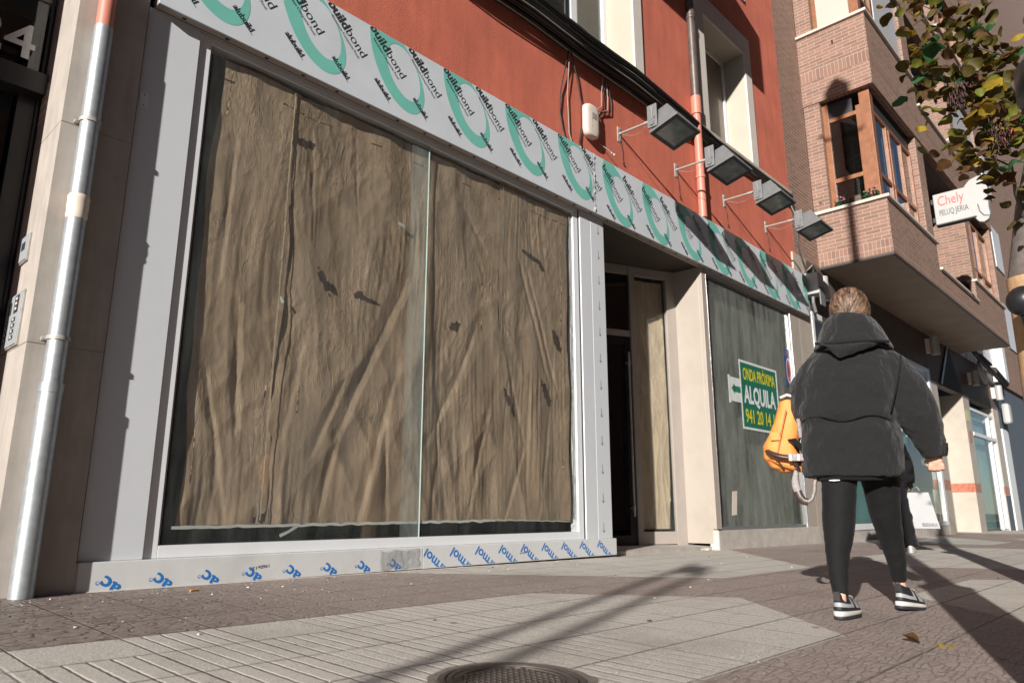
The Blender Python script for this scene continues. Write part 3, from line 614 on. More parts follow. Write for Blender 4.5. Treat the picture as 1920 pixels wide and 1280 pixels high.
def paper(name, label, x0, x1, z0, z1, mat, seed, damp=(), nx=150, nzz=220, ybase=4.475, amp=1.0, edge=0.03, to=None, drape=0.0):
    th = thing(name, label, 'paper', ((x0+x1)/2, ybase, z0), group=None)
    mb = MB(); S = Vector((seed*3.7, seed*1.3, seed*2.1))
    for j in range(nzz+1):
        for i in range(nx+1):
            u, v = i/nx, j/nzz; z = z0+(z1-z0)*v; x = x0+(x1-x0)*u
            x += edge*nz((x*2+seed, z*1.6, 3.3))*(1.5 if u < .1 or u > .9 else .5)
            if v < .05: z += .012*nz((x*6, seed, 0))
            if v > .95: z += .05*nz((x*2.2, seed, 1))-.01
            N_ = noise.noise
            wx, wz = N_(Vector((x*1.3, z*.7, seed+20))), N_(Vector((x*1.1, z*.9, seed+30)))
            X, Z = x+.10*wx, z+.25*wz; low = 1.45-.8*v
            A_ = .55*abs(N_(Vector((X*1.9, Z*.45, seed))))+.45*(.5+.5*N_(Vector((X*3.4, Z*.5, seed+40)))); B_ = abs(N_(Vector((X*3.6+Z*.8, Z*1.3, seed+3)))); C_ = abs(N_(Vector((X*2.6-Z*1.9, Z*1.5, seed+5))))
            D_ = abs(N_(Vector((x*10, z*5.5, seed+8)))); E_ = abs(N_(Vector((x*23, z*10, seed+9)))); F_ = abs(N_(Vector((x*47, z*24, seed+10))))
            pt = max(0, N_(Vector((x*1.1, z*1.0, seed+2)))+.22)
            pt2 = max(0, N_(Vector((x*1.6+5, z*1.5, seed+7)))+.05+.25*(v-.4))
            rip = N_(Vector((X*30+1.5*wz, Z*1.5, seed)))*pt
            d = -(amp*((.060*A_+.022*B_+.012*C_)*low+crease(x, z, seed)+(.0075*D_+.0026*E_+.0010*F_)*(.35+1.6*pt2)+.0085*rip))+drape*v*(1-v)
            d = min(d+.016*amp, .012+.0015*N_(Vector((x*9, z*9, seed+4))))      # pressed flat where it touches the glass
            mb.v.append(Vector((x, ybase-d, z)))
    W = nx+1
    for j in range(nzz):
        for i in range(nx):
            a = j*W+i; c = mb.v[a]; m = 0
            for dx, dz, rx, rz, ang in damp:
                t = R(ang); ex, ez = c.x-dx, c.z-dz; e1, e2 = ex*math.cos(t)+ez*math.sin(t), -ex*math.sin(t)+ez*math.cos(t)
                if (e1/rx)**2+(e2/rz)**2 < 1.9+2.2*nz((c.x*26, c.z*26, 4)): m = 1
            mb.f.append((a, a+1, a+W+1, a+W)); mb.m.append(m); mb.smooth.append(True)
    mb.build('sheet', [mat, M['damp']], th)
    return th
K = M['kraft']
p1 = paper('paper_sheet', 'narrow left strip of wrinkled brown kraft paper behind the big window', 1.835, 2.40, .33, 3.47, K, 1, [(2.40, .36, .05, .03, 0)], 90, 260)
p2 = paper('paper_sheet', 'widest wrinkled brown kraft paper sheet, in the middle of the big window', 2.355, 4.575, .335, 3.47, K, 2,
    [(2.50, 3.07, .055, .026, 5), (2.72, 2.06, .075, .022, -62), (2.80, 2.02, .05, .02, -40), (3.04, 2.03, .035, .02, 40), (3.12, 2.00, .075, .014, -8), (4.03, 1.95, .042, .032, 60)], 300, 320, ybase=4.479)
p3 = paper('paper_sheet', 'right-hand wrinkled brown kraft paper sheet with dark torn spots, next to the frame', 4.555, 5.56, .33, 3.49, K, 3,
    [(5.0, 2.84, .11, .02, -15), (5.15, 2.76, .05, .018, -52), (5.37, 2.05, .085, .03, -62), (5.22, 1.50, .10, .03, -58), (4.68, 1.40, .06, .02, -62), (4.76, 1.30, .05, .018, -70)], 140, 300)
def strip(pts, wid, name, label, cat, mat=None, parent=None, yy=4.4602):
    mb = MB()
    for i, (x, z) in enumerate(pts):
        j = min(i, len(pts)-2); dx, dz = pts[j+1][0]-pts[j][0], pts[j+1][1]-pts[j][1]; L = math.hypot(dx, dz); nx_, nz2 = -dz/L, dx/L
        w2 = wid*(.75+.5*abs(nz((i*.9, x*7, z*5))))/2; y = yy-.003*nz((i, x, 2))
        mb.v += [Vector((x-nx_*w2, y, z-nz2*w2)), Vector((x+nx_*w2, y-.002, z+nz2*w2))]
    n = len(pts); mb.f = [(2*i, 2*i+2, 2*i+3, 2*i+1) for i in range(n-1)]; mb.m = [0]*(n-1); mb.smooth = [True]*(n-1)
    o = mb.build(name, mat or M['tape'], parent)
    if not parent: tag(o, label, cat, None)
    return o
def lin(x0, z0, x1, z1, n, wob=.006, s=0): return [(x0+(x1-x0)*i/n+wob*nz((i*.7, s, 1)), z0+(z1-z0)*i/n+wob*nz((i*.6, s, 5))) for i in range(n+1)]
strip(lin(1.80, .322, 4.50, .338, 60, .010, 1), .022, 'tape', 'long strip of milky tape along the bottom edge of the kraft paper', 'tape')
strip(lin(4.50, .345, 5.52, .320, 24, .008, 2), .010, 'tape', 'short thin milky tape under the right-hand kraft sheet', 'tape')
strip(lin(5.575, .34, 5.585, 3.44, 70, .012, 3), .028, 'tape', 'vertical milky tape along the right edge of the kraft paper', 'tape')
strip(lin(4.575, 2.95, 4.592, 3.46, 14, .006, 4), .014, 'tape', 'white upright tape at the top of the gap between two paper sheets', 'tape')
strip(lin(4.545, 1.35, 4.565, 2.95, 30, .003, 9), .006, 'tape', 'hair-thin white edge of tape running down between the two right sheets', 'tape')
strip(lin(2.378, 3.44, 2.352, .36, 90, .006, 6), .011, 'folded_edge', '', '', M['kraftlight'], p2)
strip([(2.33, .34), (2.335, .40), (2.328, .47)], .018, 'tape', 'small upright tab of tape at the lower left of the paper', 'tape')
strip([(2.50, .26), (2.56, .285), (2.64, .33)], .022, 'tape', 'loose tape end curling below the paper', 'tape')
strip([(2.375, 1.86), (2.40, 1.82)], .026, 'tape', 'tiny bright scrap of tape left of the middle dark spots', 'tape')
strip([(3.36, 2.70), (3.43, 2.69)], .035, 'tape', 'faint pale tape square near the glass joint', 'tape')
# paper behind the entrance side pane and behind the second window
mb = MB(); nx, nn = 50, 160
for j in range(nn+1):
    for i in range(nx+1):
        u = .13+.49*i/nx; z = .20+3.2*j/nn
        if i == 0: u += max(0, (.75-z))*.10
        d = .03*nz((u*5, z*.9, 1))+.012*(1-abs(nz((u*9, z*2, 6))))**5
        mb.v.append(Vector(dp(u, -.03+d*.6, z)))
mb.f = [(j*(nx+1)+i, (j+1)*(nx+1)+i, (j+1)*(nx+1)+i+1, j*(nx+1)+i+1) for j in range(nn) for i in range(nx)]; mb.m = [0]*len(mb.f); mb.smooth = [True]*len(mb.f)
tag(mb.build('paper_sheet', M['kraftlight']), 'pale kraft paper hung inside the glass beside the entrance door', 'paper')
paper('paper_sheet', 'greenish backing paper filling the dusty second shop window', 8.43, 11.06, .22, 3.50, M['kraftgreen'], 4, (), 120, 120, ybase=4.60, amp=.5, edge=0)
# posters in the second window
YG = YF+.033
def poster():
    th = thing('rental_poster', 'green rental poster with yellow and white capitals taped in the dusty window', 'poster', (9.85, YG, 1.5))
    mb = MB(); x0, x1, z0, z1 = 9.27, 10.44, 1.52, 2.44
    mb.box(x0, x1, YG-.003, YG-.001, z0, z1); mb.build('sheet', pm('green_poster', (.012, .135, .085), .4, .08, 5), th)
    mb = MB()
    for a, b, c, d in ((x0-.02, x1+.02, z1-.012, z1+.022), (x0-.02, x1+.02, z0-.02, z0+.012), (x0-.022, x0+.010, z0+.012, z1-.012), (x1-.010, x1+.022, z0+.012, z1-.012)): mb.box(a, b, YG-.005, YG-.0032, c, d)
    mb.build('tape_border', M['tape'], th)
    ye = pm('yellow_print', (.62, .58, .02), .4, .05); wh = pm('white_print', (.66, .70, .70), .4, .05)
    for t, z, hgt, m, wid, bo in (('ONDA PRÓXIMA', 2.195, .165, ye, 1.02, .02), ('ALQUILA', 1.875, .235, wh, 1.0, .035), ('941 20 14 12', 1.60, .185, ye, 1.04, .02)):
        tr, wd = text_tris(t, bo); mb = MB(); flat_add(mb, tr, rot2(9.345, z, 0, wid/wd, hgt/.70), None, lambda q: (q[0], YG-.0065, q[1])); mb.build('lettering', m, th)
    ta = thing('arrow_notice', 'small white taped notice with a green arrow left of the green poster', 'notice', (9.1, YG, 2.0))
    mb = MB(); mb.box(8.92, 9.245, YG-.004, YG-.002, 1.85, 2.18); mb.box(8.90, 8.95, YG-.006, YG-.0042, 1.82, 2.20); mb.build('sheet', M['tape'], ta)
    mb = MB(); y = YG-.0075; mb.quad((9.06, y, 1.985), (9.24, y, 1.985), (9.24, y, 2.065), (9.06, y, 2.065)); mb.add([(8.98, y, 2.025), (9.07, y, 1.95), (9.07, y, 2.10)], [(0, 1, 2)]); mb.build('arrow', pm('green_arrow', (.02, .17, .10), .4), ta)
    tb = thing('alarm_sticker', 'blue upright sticker with a red oval emblem beside the window frame', 'sticker', (10.95, YG, 2.5))
    mb = MB(); mb.box(10.80, 11.055, YG-.004, YG-.002, 2.28, 2.87); mb.build('sheet', pm('blue_sticker', (.02, .05, .17), .35), tb)
    mb = MB(); N_ = 28; c = (10.94, 2.53)
    for rad, m, y in ((1.0, 0, .0045), (.86, 1, .005)):
        mb.add([(c[0]+.095*rad*math.cos(2*math.pi*a/N_), YG-y, c[1]+.20*rad*math.sin(2*math.pi*a/N_)) for a in range(N_)], [tuple(range(N_))], m)
    mb.add([(10.90, YG-.0055, 2.44), (10.98, YG-.0055, 2.44), (10.96, YG-.0055, 2.58), (10.94, YG-.0055, 2.66), (10.91, YG-.0055, 2.57)], [(0, 1, 2, 3, 4)], 2)
    mb.build('emblem', [M['white2'], pm('red_emblem', (.45, .07, .05), .4), M['ink']], tb)
    mb = MB(); tr, wd = text_tris('ALARMA', .01)
    for i, z in enumerate((2.81, 2.77)): flat_add(mb, tr, rot2(10.83, z, 0, .18/wd, .03), None, lambda q: (q[0], YG-.005, q[1]))
    mb.bars = 0; mb.build('lettering', pm('sticker_text', (.5, .3, .2), .4), tb)
    mb = MB(); mb.obox((8.76, YG-.004, .36), (.13, 0, .01), (0, .002, 0), (.05, 0, .30)); tag(mb.build('paper_note', M['plastic']), 'small blank slip of paper stuck low on the dusty second window', 'paper')
poster()
# ------------------------------------------------------------------ stone building with entrance 24 on the left
sb_ = thing('stone_building', 'beige stone clad building with a black entrance door numbered 24', 'building', (0.9, 4.385, 0))
mb = MB()
YS, XR = 4.385, 0.925
for z0, z1 in ((-.05, 1.281), (1.2845, 2.564), (2.5675, 3.847), (3.85, 5.13), (5.133, 7.5), (7.504, 12)):
    mb.box(XR, 1.300, YS, 4.95, z0, z1)
mb.box(XR+.004, 1.298, YS+.004, 4.95, -.05, 12)
mb.box(1.2985, 1.312, YS+.03, 4.6, 0, 3.6, 1)
mb.build('pilaster', [M['stone'], M['seal']], sb_, bevel=0.0015)
mb = MB(); mb.box(-8, XR-.001, 4.96, 5.3, 3.62, 12); mb.box(-8, -1.4, 4.40, 5.3, 0, 12); mb.box(-1.4, XR, YS+.02, 4.96, 5.2, 12); mb.build('wall', M['stone'], sb_)
mb = MB()
mb.box(-1.4, XR-.001, 4.955, 4.99, -.05, .12); mb.box(.80, XR-.001, 4.95, 4.99, .12, 2.92); mb.box(.895, .915, 4.93, 4.9499, .0, 5.0)
mb.box(-1.4, XR-.001, 4.85, 4.99, 2.92, 3.06)
mb.box(-1.4, .70, 4.94, 4.99, 2.72, 2.78); mb.box(-1.4, XR-.001, 4.952, 4.99, 5.0, 5.2)
ed = mb.build('entrance_frame', M['blackgloss'], sb_, bevel=0.003)
mb = MB(); mb.box(-1.4, .78, 4.975, 4.985, .12, 2.92); mb.box(-1.4, .893, 4.975, 4.985, 3.06, 5.0); mb.build('door_pane', M['glassdark'], ed)
mb = MB(); mb.box(-1.4, .92, 5.25, 5.27, 0, 5.2); mb.build('hallway', M['dark'], sb_)
mb = MB(); mb.tube([(.745, 4.90, .5), (.745, 4.90, 2.3)], .016, 10); mb.tube([(.745, 4.90, 2.25), (.745, 4.97, 2.25)], .012); mb.tube([(.745, 4.90, .6), (.745, 4.97, .6)], .012)
mb.build('door_handle', M['chrome'], ed)
mb = MB(); tr, wd = text_tris('24', .012); flat_add(mb, tr, rot2(.51, 3.165, 0, .34, .33), None, lambda q: (q[0], 4.940, q[1]))
mb.build('house_number', M['chrome'], sb_)
# intercom plates and sticker on the sunny reveal (the face x = XR looks to -X)
def plate(name, label, cat, y0, y1, z0, z1):
    th = thing(name, label, cat, (XR, (y0+y1)/2, z0)); mb = MB(); mb.box(XR-.018, XR, y0, y1, z0, z1); mb.box(XR-.012, XR, y0-.008, y1+.008, z0-.008, z1+.008, 1)
    mb.build('plate', [M['plate'], M['galvold']], th, bevel=0.002); return th
th = plate('intercom', 'tall grey intercom panel with two columns of door buttons on the cream reveal', 'intercom', 4.56, 4.86, 1.30, 1.60)
x = XR-.0195
mb = MB()
for c_ in range(4): 
    for yy, n in ((4.80, 0), (4.66, 1)):
        z = 1.335+.034*c_; mb.box(x-.001, x+.002, yy-.035, yy+.035, z, z+.022)
mb.box(x-.001, x+.002, 4.74, 4.80, 1.49, 1.56); mb.box(x-.001, x+.002, 4.60, 4.68, 1.485, 1.585)
mb.split('button', M['seal'], th)
mb = MB()
for z in (1.50, 1.53, 1.558): mb.box(x-.003, x+.001, 4.625, 4.655, z, z+.015)
for c_ in range(4): 
    for yy in (4.80, 4.66): mb.box(x-.0025, x+.0, yy-.012, yy+.012, 1.339+.034*c_, 1.352+.034*c_)
mb.split('key_cap', M['plastic'], th)
th = plate('card_reader', 'small grey card reader above the intercom panel', 'card reader', 4.64, 4.77, 1.80, 1.95)
mb = MB(); mb.box(x-.001, x+.002, 4.67, 4.74, 1.865, 1.91); mb.build('screen', M['seal'], th)
mb = MB()
for i in range(7): mb.box(XR-.003, XR-.001, 4.80, 4.93, 2.76+.032*i, 2.76+.032*i+.016, i % 2)
mb.box(XR-.0015, XR-.0005, 4.79, 4.945, 2.745, 3.0, 2)
tag(mb.build('sticker', [pm('orange_print', (.62, .33, .03), .4), M['white2'], M['white2']]), 'yellow and white striped sticker high on the cream reveal beside the black door', 'sticker')
# ---- drainpipes
dpp = thing('drainpipe', 'galvanised steel drainpipe with salmon painted top left of the shopfront', 'drainpipe', (1.055, 4.33, 0))
mb = MB(); mb.tube([(1.055, 4.33, .0), (1.055, 4.33, 1.04)], .055, 24); mb.tube([(1.055, 4.33, 1.04), (1.055, 4.33, 2.03)], .050, 24); mb.tube([(1.055, 4.33, 1.02), (1.055, 4.33, 1.07)], .058, 24)
mb.tube([(1.055, 4.33, 2.10), (1.055, 4.33, 3.20)], .050, 24); mb.build('steel_pipe', M['galv'], dpp)
mb = MB(); mb.tube([(1.055, 4.33, z) for z in (1.99, 2.01, 2.03, 2.06, 2.10, 2.115, 2.13)], [.051, .055, .053, .056, .054, .057, .051], 24); mb.build('sealed_joint', M['plastic'], dpp)
mb = MB(); mb.tube([(1.055, 4.33, 3.19), (1.055, 4.33, 9)], .046, 24); mb.build('painted_pipe', M['salmon'], dpp)
for z in (2.575, 1.30):
    mb = MB(); mb.tube([(1.055, 4.33, z), (1.055, 4.33, z+.022)], .057, 24); mb.box(.985, 1.125, 4.365, 4.383, z, z+.022); mb.tube([(.995, 4.36, z+.011), (.995, 4.345, z+.011)], .007, 6); mb.build('clamp', M['galvold'], dpp)
dp2 = thing('drainpipe', 'dark iron drainpipe turning salmon below, between the two upper windows', 'drainpipe', (8.35, 4.375, 4.2))
mb = MB(); mb.tube([(8.35, 4.37, 6.02), (8.35, 4.37, 14)], .058, 20)
for z in (7.35, 7.30): mb.tube([(8.35, 4.37, z), (8.35, 4.37, z+.03)], .066, 20)
mb.build('iron_pipe', M['lead'], dp2)
mb = MB(); mb.tube([(8.35, 4.37, 4.25), (8.35, 4.37, 6.03)], .056, 20); mb.tube([(8.35, 4.37, 5.78), (8.35, 4.37, 6.05)], .072, 20); mb.tube([(8.35, 4.37, 4.82), (8.35, 4.37, 4.86)], .066, 20); mb.build('painted_pipe', M['salmon'], dp2)
# ---- floodlights
def floodlight():
    t = thing('floodlight', 'grey floodlight on a wall arm, nearest to the alarm box', 'floodlight', (6.55, YR, 4.79), 0, 'floodlights on arms above the fascia')
    mb = MB(); mb.box(6.515, 6.585, YR-.008, YR, 4.68, 4.87)
    for z in (4.70, 4.85): mb.tube([(6.55, YR-.016, z), (6.55, YR-.006, z)], .010, 6)
    mb.build('wall_plate', M['galvold'], t, bevel=0.001)
    mb = MB(); mb.tube([(6.55, YR-.005, 4.785), (6.545, 4.02, 4.775), (6.36, 3.86, 4.70)], .0135, 10); mb.tube([(6.547, 4.09, 4.778), (6.545, 4.0, 4.775)], .019, 10); mb.build('arm', M['galvold'], t)
    # housing: glass frame tilted outwards, tapered body above
    a = [Vector(p) for p in ((6.32, 3.89, 4.485), (6.83, 3.89, 4.47), (6.76, 3.50, 4.525), (6.25, 3.50, 4.54))]
    nrm = (a[1]-a[0]).cross(a[3]-a[0]).normalized(); up = nrm if nrm.z > 0 else -nrm
    b = [p+up*.035 for p in a]
    def ins(k, h, sh=(0, 0)): 
        c = sum(a, Vector())/4; return [c+(p-c)*k+up*h+Vector((sh[0], sh[1], 0)) for p in a]
    mb = MB(); mb.add(a+b, [(0, 1, 5, 4), (1, 2, 6, 5), (2, 3, 7, 6), (3, 0, 4, 7), (4, 5, 6, 7)])
    i1, i2, i3 = ins(.90, .035), ins(.80, .13, (-.01, .02)), ins(.56, .26, (-.03, .05))
    for p, q in ((i1, i2), (i2, i3)): mb.add(p+q, [(0, 1, 5, 4), (1, 2, 6, 5), (2, 3, 7, 6), (3, 0, 4, 7)])
    mb.add(i3, [(0, 1, 2, 3)])
    mb.build('housing', M['lampgrey'], t, bevel=0.008)
    ii = ins(.965, -.001); jj = ins(.78, -.002)
    mb = MB(); mb.add(ii+jj, [(0, 1, 5, 4), (1, 2, 6, 5), (2, 3, 7, 6), (3, 0, 4, 7)]); mb.build('gasket', M['lampdark'], t)
    mb = MB(); mb.add(ins(.80, .004), [(0, 1, 2, 3)]); gl = mb.build('lens', pm('floodlight_lens', (.14, .155, .15), .12, .35, 7), t)
    mb = MB(); mb.box(6.288, 6.308, 3.77, 3.89, 4.53, 4.80); mb.tube([(6.275, 3.83, 4.58), (6.33, 3.83, 4.58)], .030, 12); mb.tube([(6.28, 3.80, 4.645), (6.33, 3.80, 4.645)], .014, 8); mb.build('bracket', M['lampgrey'], t, bevel=0.003)
    mb = MB(); mb.tube([(6.30, 3.85, 4.80), (6.272, 3.82, 4.73), (6.285, 3.825, 4.65), (6.31, 3.83, 4.58)], .005, 6)
    mb.tube([(6.36, 3.90, 4.66), (6.50, 4.1, 4.66), (6.55, 4.25, 4.69), (6.56, 4.40, 4.76)], .003, 5); mb.build('lead_wire', M['cablegrey'], t)
    mb = MB(); mb.tube([(6.56, YR-.012, 4.72), (6.575, YR-.02, 4.60), (6.59, YR-.014, 4.50), (6.60, YR-.02, 4.43)], .003, 5); mb.ball((6.60, YR-.018, 4.42), .012); mb.build('loose_wire', M['cable'], t)
    return t
f0 = floodlight()
for i, lb in enumerate(('grey floodlight on a wall arm, crossing in front of the salmon drainpipe', 'grey floodlight on a wall arm, third along below the shuttered window', 'grey floodlight on a wall arm, last one next to the brick building'), 1):
    c = copy_tree(f0); c.location.x += (0, 1.285, 2.61, 3.98)[i]; c['label'] = lb
# ---- alarm box and dangling cables
al = thing('alarm_box', 'aged white plastic alarm siren box on the red wall', 'alarm box', (5.93, YR, 4.65))
mb = MB(); rg = []
for k, (z, s_) in enumerate(((4.475, .55), (4.50, .85), (4.56, 1), (4.80, 1), (4.84, .9), (4.86, .6))): rg.append((5.935, YR-.045, z, .125*s_, .048*(.7+.3*s_), 3.4))
mb.rings(rg, 28); mb.build('casing', M['plastic'], al)
mb = MB()
for k in range(5): mb.box(5.905, 5.985, YR-.0955, YR-.090, 4.70+.014*k, 4.705+.014*k)
mb.box(5.900, 5.903, YR-.0955, YR-.09, 4.58, 4.69); mb.box(5.900, 5.985, YR-.0955, YR-.09, 4.690, 4.693); mb.build('grille', M['cablegrey'], al)
mb = MB(); mb.tube([(6.15, YR-.005, 4.50), (6.30, YR-.09, 4.40)], .005, 6); mb.ball((6.31, YR-.09, 4.39), .016); mb.ball((6.27, YR-.08, 4.40), .012)
tag(mb.build('wall_anchor', M['galvold']), 'short bent steel wire anchor sticking out below the alarm box', 'anchor')
def sag(a, b, n=10, dz=.05, wob=.01, s=0):
    a, b = Vector(a), Vector(b); return [a.lerp(b, i/n)+Vector((wob*nz((i*.5, s, 1)), wob*.5*nz((i*.6, s, 2)), -dz*4*(i/n)*(1-i/n)+wob*nz((i*.7, s, 3)))) for i in range(n+1)]
mb = MB()
for k in range(64):
    y = YR-.02-.20*random.random(); z = 5.40+.225*random.random()
    pts = []
    for x in [2.6+.45*i for i in range(21)]:
        f = min(1, max(0, (x-7.0)/2.2)); zz = z*(1-f)+(5.50+.08*(k/26))*f; yy = y*(1-f)+(YR-.025-.05*(k % 5)/5)*f
        pts.append((x, yy, zz+.022*nz((x*1.1, k, 0))-.02*abs(math.sin(x*1.9))))
    mb.tube(pts, .006+.008*random.random(), 6, 0 if k % 9 else 1)
for k in range(12): mb.tube([(11.55, YR-.03-.012*(k % 4), 5.50+.01*k), (11.72+.02*nz((k, 1, 1)), YR-.06, 5.25), (11.66+.05*nz((k, 2, 1)), YR-.06, 4.9), (11.70+.07*nz((k, 3, 1)), YR-.07-.03*nz((k, 9, 1)), 4.62), (11.86+.08*nz((k, 4, 1)), YR-.08, 4.38), (12.02+.05*nz((k, 5, 1)), YR-.09, 4.24)], .011, 6, 0 if k % 5 else 1)
for k in range(7): mb.tube(sag((8.43, YR-.06, 5.60-.03*k), (9.1, YR-.08, 5.40-.02*k), 8, .05, .02, k), .008, 6, 0)
tag(mb.build('cable_bundle', [M['cable'], M['cablegrey']]), 'thick bundle of black cables running under the cornice and down to the brick corner', 'cables')
mb = MB()
for k, (xa, za, xb, xm, m, r) in enumerate(((5.57, 5.40, 5.50, 5.44, 0, .007), (5.60, 5.40, 5.72, 5.80, 0, .007), (5.58, 5.45, 5.60, 5.55, 1, .005))):
    mb.tube([(xa, YR-.05, za), ((xa+xm)/2, YR-.04, 5.15), (xm, YR-.025, 4.85), (xm+.02*(k-1), YR-.02, 4.6), ((xb+xm)/2, YR-.02, 4.40), (xb, YR-.05, FT)], r, 6, m)
tag(mb.build('loose_cable', [M['cable'], M['cablegrey']]), 'loop of loose black and grey cable hanging left of the alarm box', 'cable')
mb = MB()
for k, (xa, xm, xb, m) in enumerate(((6.20, 6.18, 6.02, 1), (6.25, 6.22, 6.10, 0), (6.27, 6.36, 6.06, 0), (6.26, 6.30, 6.08, 1))): mb.tube([(xa, YR-.05, 5.36), (xm, YR-.03, 5.15), (xm, YR-.025, 4.98), (xb+.04, YR-.03, 4.87), (xb, YR-.06, 4.82)], .0055, 6, m)
tag(mb.build('loose_cable', [M['cable'], M['cablegrey']]), 'thin cables dropping from the bundle into the top of the alarm box', 'cable')
# ------------------------------------------------------------------ brick building
bk = thing('brick_building', 'brick apartment building with projecting bays and wooden corner windows', 'building', (12.69, YR, 0))
XB0, XB1, YB = 12.69, 22.40, 3.215
mb = MB(); mb.box(11.622, XB0-.001, YR, YR+.3, 4.62, 24); mb.box(XB0-.001, XB1, YR+.9, YR+1.0, 4.62, 24)
mb.box(XB1-.30, XB1-.002, YR+.002, YR+.9, 4.62, 24)
mb.build('wall', M['brick'], bk)
mb = MB(); mb.box(XB0, XB1, YB+.002, YR+.9, 4.60, 4.648); mb.build('soffit', M['soffit'], bk)
mb = MB(); mb.box(XB0-.012, XB0+.02, YB-.012, YR, 4.592, 4.618); mb.box(XB0+.02, XB1+.01, YB-.012, YB+.02, 4.592, 4.618); mb.build('drip_edge', M['cable'], bk)
def bay(zb, lint):
    """one storey: brick apron with soldier course, stone sill, corner window, loggia, second window"""
    z1 = zb+.24; zt = 5.62 + (zb-4.65) + lint
    mb = MB()
    s0, s1 = (zb+lint, zb+lint+.24)
    segs = [(XB0, 15.80, zt), (15.80, 19.07, zb+lint+.45), (19.07, XB1, zt)]
    for i, (a, b, top) in enumerate(segs):
        if lint: mb.box(a+(0 if i else .12), b, YB, YB+.12, zb, s0, 0)
        mb.box(a+(0 if i else .12), b, YB-.002, YB+.12, s0, s1, 1); mb.box(a+(0 if i else .12), b, YB, YB+.12, s1, top, 0)
    if lint: mb.box(XB0, XB0+.12, YB, YR, zb, s0, 0)
    mb.box(XB0-.002, XB0+.12, YB-.0022, YR, s0, s1, 1); mb.box(XB0, XB0+.12, YB, YR, s1, zt, 0)
    mb.box(XB1-.12, XB1, YB+.12, YR, zb, zt, 0)
    if lint: mb.box(XB0+.12, XB1, YB+.12, YR+.9, zb+.02, zb+.07, 2)
    mb.build('brick_apron', [M['brick'], M['soldier'], M['lampdark']], bk)
    mb = MB(); mb.box(XB0-.05, XB0+.16, YB-.05, YR, zt, zt+.055); mb.box(XB0+.16, 15.82, YB-.05, YB+.16, zt, zt+.055)
    mb.box(15.83, 19.05, YB-.05, YB+.16, zb+lint+.45, zb+lint+.50); mb.box(19.06, XB1+.05, YB-.05, YB+.16, zt, zt+.055)
    mb.split('sill', M['sill'], bk, bevel=0.006)
    zw0, zw1 = zt+.056, zb+3.17
    mb = MB(); mb.box(XB0+.02, XB0+.2, 4.16, YR, zw0, zw1); mb.box(15.30, 15.80, YB+.02, YR+.9, zw0, zw1); mb.box(19.07, 19.45, YB+.02, YR+.9, zw0, zw1); mb.box(15.80, 19.07, YR+.88, YR+.93, zb+.1, zw1); mb.box(22.1, XB1-.01, YB+.02, YR, zw0, zw1)
    mb.split('brick_pier', M['brick'], bk)
    yw = YB+.13; xw = XB0+.14
    f = MB()
    f.box(xw-.02, xw+.16, yw-.02, yw+.16, zw0, zw1)                      # corner post
    f.box(xw, xw+.07, yw+.16, yw+.24, zw0, zw1-.25); f.box(xw, xw+.07, 4.06, 4.16, zw0, zw1)
    f.box(xw, xw+.07, yw+.24, 4.06, zw0, zw0+.07); f.box(xw, xw+.07, yw+.24, 4.06, zw0+.52, zw0+.60); f.box(xw, xw+.07, yw+.24, 4.06, zw1-.42, zw1-.34)
    f.box(xw+.16, 15.28, yw, yw+.07, zw0, zw0+.07); f.box(xw+.16, 15.28, yw, yw+.07, zw0+.52, zw0+.60); f.box(xw+.16, 15.28, yw, yw+.07, zw1-.42, zw1-.34)
    for x_ in (xw+.85, xw+1.0, xw+1.75, 15.2): f.box(x_, x_+.08, yw-.004, yw+.068, zw0+.07, zw1-.42)
    wf = f.build('corner_window', M['wood'], bk, bevel=0.006)
    g = MB(); g.quad((xw+.03, yw+.16, zw0+.05), (xw+.03, 4.08, zw0+.05), (xw+.03, 4.08, zw1-.38), (xw+.03, yw+.16, zw1-.38)); g.quad((xw+.16, yw+.03, zw0+.05), (15.28, yw+.03, zw0+.05), (15.28, yw+.03, zw1-.38), (xw+.16, yw+.03, zw1-.38)); g.build('pane', M['glassdark'], wf)
    g = MB(); g.box(xw+.04, xw+.06, yw+.3, 4.16, zw1-.33, zw1-.02); g.box(xw+.16, 15.28, yw+.02, yw+.05, zw1-.33, zw1-.02); g.build('blind_box', M['lampdark'], wf)
    g = MB(); g.box(xw+.5, 15.2, YR+.3, YR+.32, zw0, zw1); g.box(xw+1.0, xw+1.7, yw+.12, yw+.13, zw0+.3, zw1-.5, 1); g.build('room_interior', [M['dark'], M['blind']], wf)
    f = MB()
    for x_ in (19.5, 20.15, 20.3, 20.95, 21.1, 22.0): f.box(x_, x_+.08, yw, yw+.07, zw0, zw1-.3)
    f.box(19.58, 22.08, yw+.002, yw+.068, zw0, zw0+.07); f.box(19.5, 22.08, yw+.002, yw+.07, zw1-.38, zw1-.3); f.box(19.58, 22.08, yw+.002, yw+.068, zw0+.5, zw0+.58)
    f2 = f.build('window', M['wood'], bk, bevel=0.006)
    g = MB(); g.quad((19.5, yw+.04, zw0), (22.1, yw+.04, zw0), (22.1, yw+.04, zw1-.3), (19.5, yw+.04, zw1-.3)); g.build('pane', M['glassdark'], f2)
    g = MB(); g.box(19.5, 22.1, yw+.3, yw+.32, zw0, zw1); g.build('room_interior', M['dark'], f2)
    return zw0, zw1
bay(4.65, 0); z0_, z1_ = bay(7.82, .46); bay(10.99, .46); bay(14.16, .46); bay(17.33, .46)
